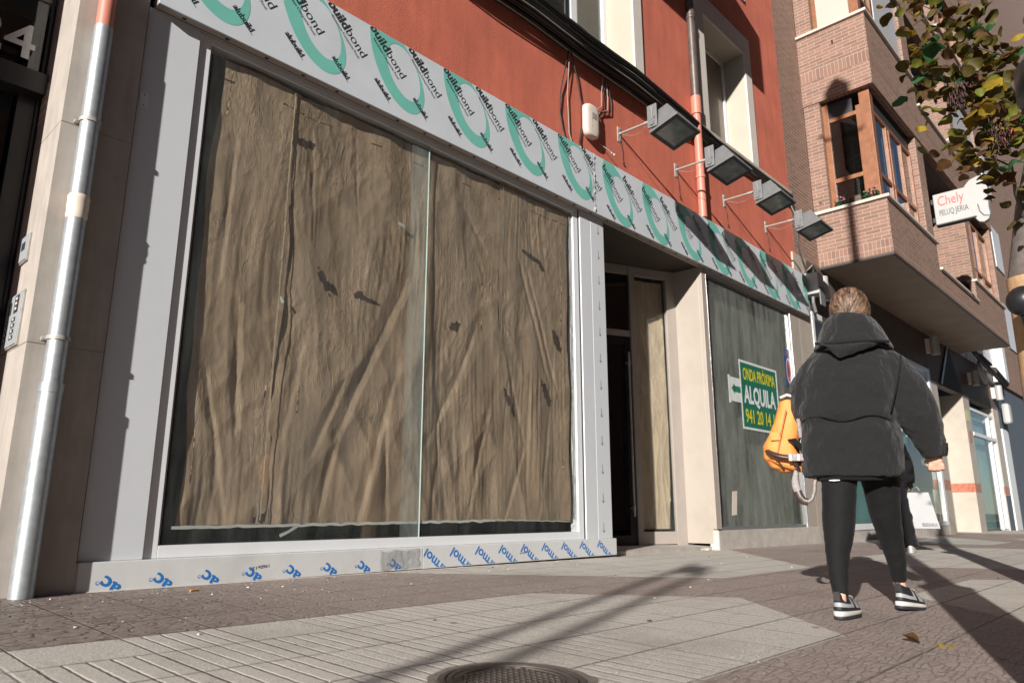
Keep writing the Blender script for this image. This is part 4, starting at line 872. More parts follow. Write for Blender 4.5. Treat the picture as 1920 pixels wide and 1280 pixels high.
mb = MB(); mb.box(XB0+.08, XB0+.10, 3.48, 4.06, z0_+.05, z1_-.1); mb.box(13.7, 15.28, YB+.08, YB+.10, z0_+.02, z1_-.05, 1); mb.box(19.5, 22.1, YB+.08, YB+.10, z0_+.02, z1_-.05, 1)
mb.split('closed_blind', [M['blind'], M['greypanel']], bk)
mb = MB(); mb.tube([(XB0-.002, 3.80, 8.93), (XB0-.03, 3.80, 8.93), (XB0-.032, 3.79, 8.89)], .012, 6); mb.build('wall_hook', M['cable'], bk)
# ground floor of the brick building: marble piers, shop windows
mb = MB()
mb.box(11.452, 11.99, YF, YF+.2, .0-.15, 4.62); mb.box(11.99, 19.12, YF+.02, YF+.2, 3.70, 4.62, 1); mb.box(11.99, 19.12, YF+.005, YF+.2, -.15, .10, 2)
mb.box(19.12, 19.70, YF, 5.4, -.2, 3.45, 0); mb.box(19.10, 26.7, YF+.015, YF+.2, 3.45, 4.62, 1); mb.box(19.702, 22.198, 4.96, 5.0, -.2, 3.46, 0)
mb.box(22.20, 22.88, YF, 5.4, -.2, 3.45, 0); mb.box(25.95, 26.7, YF, 5.4, -.2, 3.45, 0)
for a, b in ((19.118, 19.702), (22.197, 22.882), (25.948, 26.702)): mb.box(a, b, YF-.003, 5.3, .89, 1.12, 3)
mb.box(25.96, 26.69, YF-.006, 5.2, -.2, .86, 4)
mb.build('ground_floor_wall', [M['stone2'], M['marblebrown'], M['concrete'], M['redmarble'], M['bluedark']], bk)
mb = MB()
for a, b, c, d in ((12.0, 12.1, .1, 3.7), (18.95, 19.11, .1, 3.7)): mb.box(a, b, YF-.01, YF+.08, c, d)
mb.box(12.1, 18.95, YF-.009, YF+.08, .1, .2); mb.box(12.1, 18.95, YF-.009, YF+.08, 3.6, 3.7); mb.box(12.1, 18.95, YF-.008, YF+.07, 2.85, 2.95)
mb.build('window_frame', M['white2'], bk, bevel=0.004)
mb = MB(); mb.quad((12.1, YF+.03, .2), (18.95, YF+.03, .2), (18.95, YF+.03, 3.6), (12.1, YF+.03, 3.6)); mb.build('window_pane', M['glass'], bk)
mb = MB(); mb.box(12.05, 19.0, YF+.22, YF+.24, .1, 2.0); mb.box(12.05, 19.0, YF+.9, YF+.92, 2.0, 3.7, 1); mb.box(17.2, 18.7, YF+.12, YF+.13, .9, 2.6, 1); mb.build('window_backing', [M['teal_film'], M['dark']], bk)
mb = MB()
for t, z in (('HAPPY', 1.62), ('HOLIDAYS', 1.38)):
    tr, wd = text_tris(t, .0); flat_add(mb, tr, rot2(17.6, z, 0, .95/wd if t != 'HAPPY' else .55/wd, .20), None, lambda q: (q[0], YF+.025, q[1]))
mb.build('window_lettering', M['tealedge'], bk)
mb = MB()
for a, b, c, d in ((22.88, 22.98, -.1, 3.2), (25.20, 25.36, -.1, 3.2), (25.85, 25.95, -.1, 3.2)): mb.box(a, b, YF+.02, YF+.12, c, d)
mb.box(22.98, 25.85, YF+.021, YF+.12, 3.12, 3.2); mb.box(22.98, 25.85, YF+.0, YF+.11, 2.42, 2.52); mb.build('shop_door_frame', M['white2'], bk, bevel=.004)
mb = MB(); mb.quad((22.98, YF+.06, -.1), (25.85, YF+.06, -.1), (25.85, YF+.06, 3.12), (22.98, YF+.06, 3.12)); mb.build('shop_pane', M['glass'], bk)
mb = MB(); mb.box(22.9, 25.9, YF+.3, YF+.32, -.1, 3.3); mb.build('shop_backing', M['teal_film'], bk)
mb = MB(); mb.box(19.14, 19.45, YF-.008, YF-.004, 2.35, 2.85, 0); mb.box(19.15, 19.42, YF-.008, YF-.004, 1.9, 2.2, 1); mb.box(22.32, 22.72, YF-.008, YF-.004, 2.75, 3.05, 2); mb.box(22.35, 22.6, YF-.010, YF-.004, 2.2, 2.5, 3)
mb.split('small_notice', [pm('pale_blue_notice', (.30, .55, .60), .5), pm('lilac_notice', (.42, .36, .50), .5), pm('green_notice', (.45, .50, .25), .5), M['redmarble']], bk)
mb = MB(); mb.add([(20.1, YF-.02, 3.47), (22.15, YF-.02, 3.47), (21.25, YF-.02, 4.55)], [(0, 1, 2)], 0); mb.add([(20.0, YF-.024, 3.46), (20.15, YF-.024, 3.46), (21.28, YF-.024, 4.60), (21.13, YF-.024, 4.60)], [(0, 1, 2, 3)], 1)
mb.build('gable_fanlight', [M['seal'], M['galv']], bk)
# wall lamps: white two-part cylinders
def walllamp(x, z, s, label, grp='white box lamps on the marble frieze'):
    t = thing('wall_lamp', label, 'wall lamp', (x, YF, z), 0, grp)
    mb = MB(); mb.tube([(x, YF-.13*s, z-.17*s), (x, YF-.13*s, z+.17*s)], .075*s, 16); mb.build('lamp_tube', M['whiteplastic'], t)
    mb = MB(); mb.box(x-.07*s, x+.07*s, YF-.06*s, YF+.02, z-.13*s, z+.13*s); mb.build('lamp_back', M['plastic'], t, bevel=.004)
walllamp(19.25, 4.28, 1.3, 'pale cylinder wall lamp above the shop window, under the soffit')
walllamp(23.3, 4.02, 1.2, 'pale cylinder wall lamp left of the white satellite panel')
walllamp(26.3, 3.95, 1.3, 'pale cylinder wall lamp at the far right pier')
# junction boxes at the brick corner
jb = thing('junction_box', 'white and grey electrical junction box where the cables drop by the brick corner', 'junction box', (11.9, YR-.1, 3.9))
mb = MB(); mb.box(11.80, 12.06, YF-.24, YF-.001, 3.93, 4.30); mb.build('casing', M['whiteplastic'], jb, bevel=.01)
mb = MB(); mb.box(11.79, 12.0, YF-.26, YF-.241, 3.72, 4.05); mb.tube([(11.9, YF-.1, 3.93), (11.88, YF-.1, 3.80), (11.95, YF-.1, 3.65)], .03, 8); mb.build('lower_cover', M['lampgrey'], jb, bevel=.01)
for k in range(1):
    mb = MB(); mb.tube([(12.25, YF-.16, 3.90), (12.25, YF-.16, 4.32)], .085, 18); tag(mb.build('wall_lamp', M['whiteplastic']), 'white cylinder wall lamp just right of the junction box', 'wall lamp')
mb = MB()
for k in range(9): mb.tube([(11.72+.03*k, YR-.12, 4.30+.03*nz((k, 1, 0))), (11.80+.04*nz((k, 2, 0)), YR-.2, 4.42), (11.95+.03*k, YR-.16, 4.36), (12.05+.01*k, YR-.08, 4.28)], .012, 6, k % 4 == 0)
tag(mb.build('loose_cable', [M['cable'], M['cablegrey']]), 'knot of cables resting on top of the junction box', 'cable')
# ---- grey and far brick buildings
gb = thing('grey_building', 'pale blue grey building with ribbed cladding beyond the brick bays', 'building', (22.4, YR, 0))
mb = MB(); mb.box(XB1+.002, 27.4, YR, 9, 4.6, 34); mb.build('wall', M['bluewall'], gb)
mb = MB(); mb.box(XB1+.3, 27.3, YR-.05, YR-.001, 4.62, 6.9); mb.build('ribbed_cladding', M['fins'], gb)
mb = MB(); mb.box(26.705, 40, YR-.02, 9, -.2, 4.4); mb.build('ground_floor', M['bluedark'], gb)
mb = MB(); mb.box(26.8, 27.7, YR-.06, YR-.021, -.2, 2.9); mb.build('shop_door', M['white2'], gb)
for z in (7.6, 8.9, 10.4, 12.0):
    mb = MB(); mb.box(25.2, 26.6, YR-.04, YR-.001, z, z+.06); mb.box(25.3, 26.5, YR-.12, YR-.045, z-.04, z+.9); mb.build('window', M['white2'], gb); 
mb = MB(); mb.box(26.95, 27.4, YR-.35, YR-.001, 4.4, 26); mb.build('corner_trim', M['white2'], gb)
fb = thing('far_brick_building', 'distant brick building at the right edge beyond the grey one', 'building', (27.5, YR, 0))
mb = MB(); mb.box(27.402, 70, YR-.1, 12, 4.402, 50); mb.build('wall', M['brick'], fb)
mb = MB()
for z in (6, 9, 12): mb.box(30, 31.4, YR-.14, YR-.101, z, z+1.6)
mb.split('window', M['white2'], fb)
tag(MB().tube([(23.7, YF-.14, 4.86), (24.6, YF-.2, 4.62), (25.6, YF-.22, 4.45)], .07, 8).tube([(24.2, YF-.2, 4.82), (25.2, YF-.26, 4.66)], .04, 8).tube([(25.6, YF-.24, 4.55), (26.9, YF-.28, 4.28)], .11, 8).build('cable_bundle', M['cable']), 'black cable bundle with splice boxes crossing the ribbed cladding under the soffit', 'cables')
mb = MB(); mb.rings([(0, 0, -.02, .55, .28), (0, 0, .02, .55, .28)], 24); mb.xf(Matrix.Translation((24.7, YF-.10, 4.38))@Matrix.Rotation(R(90), 4, 'X')@Matrix.Rotation(R(-18), 4, 'Z')); tag(mb.build('satellite_panel', M['whiteplastic']), 'white oval panel mounted on the frieze behind the black cables', 'panel')
mb = MB(); mb.box(26.9, 27.3, YF-.28, YF-.06, 3.05, 3.70); tag(mb.build('meter_box', M['whiteplastic'], bevel=.08), 'rounded white box on the slate wall at the far right', 'box')
# ------------------------------------------------------------------ across the street (seen only in the panes, and shading the sky)
ob = thing('opposite_building', 'plain brick building across the street, seen only as a reflection', 'building', (10, -12, 0))
mb = MB(); holes = [(x, x+1.4, z, z+1.7, .25, 0) for x in range(-22, 48, 4) for z in (4.5, 7.7, 10.9, 14.1, 17.3, 20.5, 23.7)]
hb_ = MB(); wall(hb_, -24, 50, -1, 30, 0, holes)
for i, v in enumerate(hb_.v): hb_.v[i] = Vector((42-v.x, -12-v.y, v.z))
hb_.add([(-8, -12, 30), (66, -12, 30), (66, -24, 30), (-8, -24, 30), (-8, -24, -1), (66, -24, -1), (-8, -12, -1), (66, -12, -1)], [(0, 1, 2, 3), (0, 3, 4, 6), (1, 7, 5, 2), (3, 2, 5, 4)])
ol = thing('opposite_building', 'lower rendered building across the street behind the camera', 'building', (-45, -12, 0))
MB().box(-110, -8.1, -24, -12.2, -1, 11.2).build('wall', M['concrete'], ol)
hb_.build('wall', M['brick'], ob)
mb = MB()
for h in holes: mb.quad((42-h[0], -12.24, h[2]), (42-h[1], -12.24, h[2]), (42-h[1], -12.24, h[3]), (42-h[0], -12.24, h[3]))
mb.split('window', M['bluedark'], ob)
# ------------------------------------------------------------------ street furniture
lp = thing('lamp_post', 'tall black lamp post standing very close at the right edge', 'lamp post', (1.785, .005, gz(1.785, 0)))
mb = MB(); mb.tube([(1.785, .005, z) for z in (-.15, .06, .07, 1.27, 1.28, 1.33, 1.34, 1.42, 2.6, 5, 9, 11.4)], [.19, .19, .152, .150, .168, .168, .13, .095, .088, .08, .07, .06], 24); mb.build('post', M['blackgloss'], lp)
mb = MB(); mb.rings([(1.785, .005, 11.3, .08, .08), (1.785, .005, 11.5, .20, .20), (1.785, .005, 11.75, .22, .22), (1.785, .005, 11.95, .05, .05)], 16); mb.box(1.765, 1.805, -.40, .41, 10.9, 10.96); mb.build('lantern', M['blackgloss'], lp)
tp_ = thing('sign_post', 'twin tube sign post standing behind the camera', 'sign post', (-8, -1.5, gz(-8, -1.5)))
mb = MB(); mb.tube([(-8, -1.44, -.3), (-8, -1.44, 4.9)], .035, 10); mb.build('tube', M['galv'], tp_)
mb = MB(); mb.tube([(-7.95, -1.66, -.3), (-7.95, -1.66, 4.6)], .035, 10); mb.build('tube', M['galv'], tp_)
mb = MB(); mb.box(-8.05, -8.02, -1.68, -1.42, 4.55, 4.80); mb.build('sign_panel', M['white2'], tp_)
mc = thing('manhole_cover', 'round cast iron manhole cover set in the grey paving', 'manhole cover', (1.63, 1.56, gz(1.63, 1.56)))
def manhole():
    cx, cy = 1.66, 1.570; z = lambda x, y: gz(x, y); K = .655
    mb = MB(); n = 64
    def ringz(r0, r1, h0, h1, m=0):
        vs = []; 
        for r, h in ((r0*K, h0), (r1*K, h1)):
            for a in range(n):
                q = 2*math.pi*a/n; x, y = cx+r*math.cos(q), cy+r*math.sin(q); vs.append((x, y, z(x, y)+h))
        mb.add(vs, [(a, (a+1) % n, n+(a+1) % n, n+a) for a in range(n)], m, False)
    ringz(.335, .33, .0005, .005); ringz(.33, .305, .005, .006); ringz(.305, .302, .006, .001); ringz(.302, .296, .001, .001); ringz(.296, .293, .001, .007); ringz(.293, .27, .007, .007); ringz(.27, .268, .007, .004); ringz(.268, .24, .004, .004); ringz(.24, .238, .004, .007); ringz(.238, .228, .007, .007); ringz(.228, .226, .007, .003)
    mb.add([(cx+.226*K*math.cos(2*math.pi*a/n), cy+.226*K*math.sin(2*math.pi*a/n), z(cx, cy)+.003+.022*.226*K*math.sin(2*math.pi*a/n)) for a in range(n)], [tuple(range(n))])
    mb.build('rim', M['iron'], mc)
    mb = MB()
    for i in range(-6, 7):
        for j in range(-6, 7):
            x, y = cx+i*.024, cy+j*.024
            if math.hypot(i, j)*.024 > .140: continue
            mb.box(x-.008, x+.008, y-.008, y+.008, z(x, y)+.002, z(x, y)+.008)
    o = mb.build('tread_studs', M['iron'], mc, bevel=.002); o['kind'] = 'stuff'
    mb = MB(); vs = []      # mortar bed around the frame
    for k, r in enumerate((.220, .250)):
        for a in range(n):
            q = 2*math.pi*a/n; rr = r+(.018*nz((math.cos(q)*3, math.sin(q)*3, 2)) if k else 0); x, y = cx+rr*math.cos(q), cy+rr*math.sin(q); vs.append((x, y, z(x, y)+.002+.001*(1-k)))
    mb.add(vs, [(a, n+a, n+(a+1) % n, (a+1) % n) for a in range(n)]); mb.build('mortar_bed', pm('rough_mortar', (.16, .14, .12), .95, .3, 25, .004, 90), mc)
manhole()
for lb, x, y, rz, m_, ln in (('orange cigarette butt on the red paving in front of the white trim', 1.80, 4.12, 1.2, 'salmon', .055),):
    mb = MB(); a = Vector((x, y, gz(x, y)+.006)); mb.tube([a, a+Vector((ln*math.cos(rz-1.2), ln*math.sin(.3), 0))], .005, 8); o = mb.build('cigarette_butt', pm('orange_filter', (.65, .28, .08), .7)); tag(o, lb, 'litter')
rg_ = random.Random(21); mb = MB()      # grit and crumbs, thicker towards the wall
for k in range(520):
    x = 1.0+11*rg_.random()**1.5; y = 4.36-abs(rg_.gauss(0, .35)) if rg_.random() < .6 else rg_.uniform(1.0, 4.3); z = gz(x, y); r = rg_.uniform(.0015, .0045) if rg_.random() < .93 else .008
    st = len(mb.v); mb.ball((0, 0, 0), r, r*rg_.uniform(.6, 1.6), r*.5, rg_.choice((0, 0, 1, 2)), 5, 3); mb.xf(Matrix.Translation((x, y, z+r*.3))@Matrix.Rotation(rg_.uniform(0, 6), 4, 'Z'), st)
tag(mb.build('grit', [M['sill'], M['seal'], M['bark'] if 'bark' in M else M['concrete']], smooth=False), 'scattered grit and crumbs on the paving along the shopfront', 'grit', kind='stuff')
mb = MB(); pts = [(x, 4.383+.004*nz((x*9, 1, 1)), gz(x, 4.38)+.001+.003*nz((x*13, 2, 2))) for x in [1.30+.05*i for i in range(98)]]
mb.tube(pts, [.004+.005*abs(nz((i*.37, 5, 5))) for i in range(98)], 6); mb.build('sealant_bead', M['sill'], shop)
for k, (x, y, r) in enumerate(((4.6, 3.3, .012), (7.1, 3.9, .016), (2.2, 2.55, .010), (5.4, 2.1, .013), (9.2, 3.6, .02))):
    mb = MB(); mb.rings([(x, y, gz(x, y)-.002, r, r*.8), (x, y, gz(x, y)+.003, r*.7, r*.55)], 10)
    tag(mb.build('chewing_gum', M['seal']), ('flat gum spot on the red band below the white trim end', 'gum spot on the pale slab beside the entrance threshold', 'small gum spot on ribbed slabs left of the twin shadow', 'gum spot on the red paving between the manhole and the woman', 'gum spot on the paving before the dusty shop window')[k], 'litter', 'gum spots on the paving')
# dry leaves
def leafmesh(mb, M4, s=.08, m=0, curl=.25, seed=0):
    n = 10; pts = [(0, 0, 0)]
    for a in range(n+1):
        q = -math.pi*.5+2*math.pi*a/n*.94+.19; r = s*.55*(1+.10*math.sin(3*q+seed))*(1-.30*abs(math.sin((q-math.pi/2)/2))**4)
        x, y = r*math.cos(q)*.95, s*.5+r*math.sin(q)
        pts.append((x, y, curl*(x*x*9+ (y-s*.5)**2*5)+.006*math.sin(q*2+seed)))
    st = len(mb.v); c = (0, s*.5, 0); pts[0] = c
    mb.add(pts, [(0, i, i+1) for i in range(1, n+1)]+[(0, n+1, 1)], m, True); mb.xf(M4, st)
LC = [pm('leaf_green', (.035, .11, .04), .45, .3, 30), pm('leaf_olive', (.10, .08, .018), .5, .35, 30), pm('leaf_yellow', (.36, .25, .025), .5, .3, 25), pm('leaf_lime', (.17, .19, .025), .5, .3, 30), pm('leaf_brown', (.12, .06, .02), .6, .35, 30)]
for i, m in enumerate(LC):      # thin leaves let light through
    t = m.node_tree; b = t.nodes['Principled BSDF']; tl = t.nodes.new('ShaderNodeBsdfTranslucent'); mx = t.nodes.new('ShaderNodeMixShader'); mx.inputs[0].default_value = .4
    cs = b.inputs['Base Color'].links[0].from_socket; t.links.new(cs, tl.inputs[0]); t.links.new(b.outputs[0], mx.inputs[1]); t.links.new(tl.outputs[0], mx.inputs[2]); t.links.new(mx.outputs[0], t.nodes['Material Output'].inputs[0])
mb = MB(); x, y = 3.29, .91
leafmesh(mb, Matrix.Translation((x, y, gz(x, y)+.004))@Matrix.Rotation(.3, 4, 'X'), .07, 0, 1.2, 1); leafmesh(mb, Matrix.Translation((x+.05, y-.07, gz(x, y)+.006))@Matrix.Rotation(1.9, 4, 'Z')@Matrix.Rotation(-.5, 4, 'X'), .06, 1, 1.5, 2)
tag(mb.build('dry_leaf', [LC[4], LC[2]]), 'curled yellow brown leaf lying on the shaded paving at the lower right', 'leaf')
for k, (x, y, lb) in enumerate(((2.94, 1.93, 'small dark speck of gum on the grey paving near the manhole'),)):
    mb = MB(); mb.rings([(x, y, gz(x, y)-.002, .017, .013), (x, y, gz(x, y)+.004, .012, .009)], 10); tag(mb.build('chewing_gum', M['seal']), lb, 'litter')
# ---- street tree hanging in from the right
tree = thing('street_tree', 'street tree with yellow, olive and green leaves hanging in at the upper right', 'tree', (5.96, .70, gz(5.96, .7)))
M['bark'] = pm('pale_stripped_wood', (.40, .25, .13), .75, .25, 8, .004, 30, streak=(8, 8, .4)); M['bark2'] = pm('grey_bark', (.11, .09, .08), .9, .25, 15, .006, 40)
mb = MB(); mb.tube([(5.96+.02*nz((0, z, 1)), .70+.02*nz((0, z, 4)), z) for z in (-.15, .3, .9, 1.5, 2.0)], [.17, .15, .135, .125, .118], 20)
for i in range(14): mb.ball((5.84, .70+.09*nz((i*3.1, 1, 1)), .6+1.3*i/14), .016, .016, .02, 1, 6, 4)
mb.build('trunk', [M['bark'], M['bark2']], tree)
brs = []
mb = MB(); mb.tube([(5.96, .70, 1.98), (5.98, .60, 2.5), (6.0, .40, 3.2), (6.05, .10, 4.3), (6.0, -.05, 5.6)], [.112, .10, .09, .07, .04], 14)
for a, b, c in (((5.97, .64, 2.35), (5.5, .62, 2.65), (4.97, .84, 2.72)), ((5.97, .6, 2.5), (5.5, .5, 2.8), (4.97, .60, 2.72)), ((5.99, .5, 2.9), (5.5, .6, 3.1), (4.92, .92, 3.08)), ((6.0, .45, 3.1), (5.4, .65, 3.45), (4.90, .98, 3.42)),
                ((6.0, .4, 3.3), (5.4, .65, 3.65), (4.90, .93, 3.74)), ((5.99, .55, 2.8), (5.4, .5, 2.98), (4.97, .64, 3.0)), ((6.0, .42, 3.2), (5.5, .5, 3.4), (4.97, .70, 3.35)), ((6.0, .3, 3.8), (6.3, -.2, 4.4), (6.5, -.7, 4.9)), ((6.0, .15, 4.2), (5.2, .8, 4.7), (4.6, 1.1, 5.1)), ((6.0, .1, 4.4), (6.5, .8, 5.0), (6.9, 1.2, 5.4)), ((6.0, .25, 3.9), (5.4, -.2, 4.3), (5.0, -.7, 4.6))):
    mb.tube([a, tuple((Vector(a)+Vector(b))/2+Vector((0, .02, .05))), b, c], [.020, .014, .007, .0025], 6, 0); brs.append((Vector(a), Vector(b), Vector(c)))
mb.build('limbs', M['bark2'], tree)
rnd = random.Random(11); mb = MB()
def leaf_at(p, s, m):
    e = Matrix.Rotation(rnd.uniform(0, 6.28), 4, 'Z')@Matrix.Rotation(rnd.uniform(1.7, 3.3), 4, 'X')@Matrix.Rotation(rnd.uniform(-.6, .6), 4, 'Y')
    leafmesh(mb, Matrix.Translation(p)@e, s, m, rnd.uniform(1.2, 3.2), rnd.random()*6)
for bi, (a, b, c) in enumerate(brs):
    near = bi < 7
    for k in range(62 if near else 50):
        t = max(.2, 1.03-abs(rnd.gauss(0, .30))) if near else rnd.uniform(.25, 1.0); p = (a.lerp(b, t*2) if t < .5 else b.lerp(c, t*2-1))+Vector((rnd.gauss(0, .08 if near else .25), rnd.gauss(0, .07 if near else .25), rnd.gauss(-.05, .10 if near else .22)))
        leaf_at(p, rnd.uniform(.055, .105), rnd.choices((0, 1, 2, 3, 4), (.4, 4.6, 1.1, .9, 2.6))[0])
leaf_at(Vector((4.90, .80, 3.33)), .14, 0); leaf_at(Vector((4.92, .68, 3.40)), .12, 0)
for q in ((4.9, .68, 2.95), (4.95, .64, 2.86), (4.93, .60, 2.88)): leaf_at(Vector(q), .14, 2)
o = mb.build('foliage', LC, tree)
mb = MB()
for cx, cy, cz, sp, n in ((4.97, .60, 2.68, .045, 80), (4.93, .78, 2.99, .035, 60), (4.95, .70, 3.14, .035, 50)):
    for k in range(n):
        p = Vector((cx+rnd.gauss(0, sp), cy+rnd.gauss(0, sp*.8), cz+rnd.gauss(0, sp))); d = Vector((rnd.gauss(0, .01), rnd.gauss(0, .01), -rnd.uniform(.03, .055)))
        mb.tube([p, p+d*.5+Vector((0, .003, 0)), p+d], [.0022, .0055, .0015], 4, 0 if rnd.random() < .95 else 1, caps=False)
mb.build('seed_pods', [pm('dark_seed_pod', (.035, .012, .010), .6, .4, 30), pm('red_seed_pod', (.38, .06, .05), .5, .3, 30)], tree)['kind'] = 'stuff'
for i, (py, pz) in enumerate(((.80, 3.9), (.83, 3.95), (.86, 3.9), (.80, 4.0), (.84, 4.05))): pass
mb = MB()
for k in range(9): mb.tube([(6.6+.05*k, 1.20+.02*k, 7.2), (7.4+.03*k, 1.32+.018*k, 5.6), (8.6+.02*k, 1.32+.015*k, 4.5)], .013, 6)
sh = thing('signal_head', 'round black lantern head beside the bare wooden trunk at the right edge', 'lantern', (5.5, .70, 1.7))
mb = MB(); mb.ball((5.52, .680, 1.735), .10, .10, .10, 0, 20, 12); mb.tube([(5.52, .68, 1.65), (5.60, .68, 1.60)], .035, 10); mb.build('shell', M['blackgloss'], sh)
mb = MB(); mb.tube([(5.58, .68, 1.62), (5.85, .69, 1.66)], .018, 8); mb.build('bracket', M['blackgloss'], sh)
# ---- hairdresser's sign
hs = thing('shop_sign', 'white hairdresser sign with red script and a comb shaped end, on the brick pier', 'sign', (15.9, 3.2, 6.4))
xs_ = 15.9; mb = MB(); mb.box(xs_, xs_+.16, 2.49, 3.19, 6.06, 6.71); mb.build('panel', M['whiteplastic'], hs, bevel=.012)
mb = MB(); mb.box(xs_-.003, xs_+.163, 2.485, 3.195, 6.04, 6.06); mb.box(xs_+.02, xs_+.14, 3.19, 3.24, 6.12, 6.22); mb.box(xs_+.02, xs_+.14, 3.19, 3.24, 6.52, 6.62); mb.split('bracket', M['lampdark'], hs)
mb = MB(); prof = [(2.64, 6.50), (2.62, 6.74), (2.52, 6.84), (2.38, 6.88), (2.27, 6.86), (2.20, 6.78), (2.24, 6.5), (2.27, 6.2), (2.26, 6.05), (2.30, 5.95), (2.38, 5.91), (2.46, 5.94), (2.52, 6.04)]
n = len(prof); mb.add([(xs_+.02, a, b) for a, b in prof]+[(xs_+.14, a, b) for a, b in prof], [tuple(range(n)), tuple(range(n, 2*n))[::-1]]+[(i, n+i, n+(i+1) % n, (i+1) % n) for i in range(n)]); mb.build('comb_shape', M['whiteplastic'], hs, bevel=.008)
mb = MB(); mb.tube([(xs_+.015, 2.44, 6.30), (xs_+.015, 2.42, 6.14), (xs_+.015, 2.36, 6.04), (xs_+.015, 2.28, 6.02)], .009, 6); mb.tube([(xs_+.018, 2.215, 6.74), (xs_+.018, 2.255, 6.4), (xs_+.018, 2.25, 6.05)], .009, 6); mb.build('outline_tube', M['bluedark'], hs)
mb = MB(); tr, wd = text_tris('Chely', .0); flat_add(mb, tr, rot2(0, 0, 0, .47/wd, .30), None, lambda q: (xs_-.004, 3.12-q[0], 6.44+q[1])); mb.build('script_lettering', pm('red_neon', (.58, .10, .08), .4), hs)
mb = MB()
for t_, y0, wdt in (('PELUQ', 3.11, .265), ('JERIA', 2.82, .225)):
    tr, wd = text_tris(t_, -.004); flat_add(mb, tr, rot2(0, 0, 0, wdt/wd, .17), None, lambda q: (xs_-.004, y0-q[0], 6.23+q[1]))
mb.build('lettering', M['ink'], hs)
# flowers on the sill
def planter(y0, y1, name, lb, n, seed, xw=XB0+.0):
    r = random.Random(seed); t = thing('flower_box', lb, 'flowers', (xw, (y0+y1)/2, 5.68), 0, 'flowers on the stone sill')
    mb = MB()
    for k in range(n):
        y = r.uniform(y0, y1); x = xw+r.uniform(.0, .1); h = r.uniform(.05, .20); p = Vector((x, y, 5.675)); q = p+Vector((r.gauss(0, .03), r.gauss(0, .03), h)); mb.tube([p, q], .003, 4, 0, False)
        for _ in range(3): leafmesh(mb, Matrix.Translation(p.lerp(q, r.uniform(.3, 1)))@Matrix.Rotation(r.uniform(0, 6), 4, 'Z')@Matrix.Rotation(r.uniform(.3, 1.3), 4, 'X'), .045, 0, 1, r.random()*5)
    mb.build('leaves', LC[0], t); mb = MB()
    for k in range(n//3): mb.ball((xw+r.uniform(-.02, .1), r.uniform(y0, y1), 5.69+r.uniform(.08, .19)), .020, .020, .014, 0, 7, 4)
    mb.build('blossoms', pm('pink_blossom', (.62, .17, .30), .6, .2, 20), t)
planter(3.85, 4.05, 'a', 'clump of geranium with pink blossoms on the sill, under the tall wooden pane', 18, 1)
planter(3.33, 3.62, 'b', 'loose clump of small pink flowers on the sill, by the corner post', 20, 2)
planter(4.20, 4.40, 'c', 'small pink flowering plant at the wall end of the sill', 9, 3)
# ------------------------------------------------------------------ people
M['skin'] = pm('skin', (.62, .36, .26), .5, .08, 8, .0004, 120); M['skin'].node_tree.nodes['Principled BSDF'].inputs['Subsurface Weight'].default_value = .08
def cloth(name, col, weave=600, bumpd=.0008, var=.15, rough=.95, sheen=.06, fold=0):
    N = NT(name); f = N.noise(weave, 2, .7); g = N.noise(5, 5, .6); h = N.noise(weave*.35, 3, .8)
    N.col(N.mix(N.ramp(f, .35, .65), N.mix(N.ramp(h, .4, .7), sc3(col, .6), col), N.mix(N.ramp(g, .3, .7), sc3(col, 1.0+var), sc3(col, 1.5+var)))); N.rough(rough)
    N.b.inputs['Sheen Weight'].default_value = sheen; N.b.inputs['Sheen Roughness'].default_value = .5
    N.b.inputs['Specular IOR Level'].default_value = .2; nb = N.bump(N.noise(7, 4, .5, stretch=(1.6, 1.6, .8), dist=.8), fold or .0001); N.bump(N.math('ADD', f, h), bumpd, 1, nb); return N.mat
M['wool'] = cloth('charcoal_wool', (.012, .0125, .013), 420, .0016, .25, .95, .12, .03); M['leggings'] = cloth('black_leggings', (.007, .007, .0075), 900, .0003, .1, .8, .03, .008); M['blackcloth'] = cloth('black_cloth', (.006, .006, .007), 500)
M['shoeblack'] = pm('black_mesh_upper', (.012, .012, .014), .6, .3, 40, .001, 300); M['shoegrey'] = pm('silver_grey_suede', (.30, .31, .33), .6, .1, 30); M['midsole'] = pm('white_midsole', (.52, .51, .48), .5, .06, 20, dirt=.3); M['outsole'] = pm('dark_outsole', (.02, .02, .025), .7, .2, 20)
def limb(mb, pts, n=18, m=0):       # pts = (s, d, z, r[, r2])
    mb.tube([p[:3] for p in pts], [p[3] for p in pts], n, m)
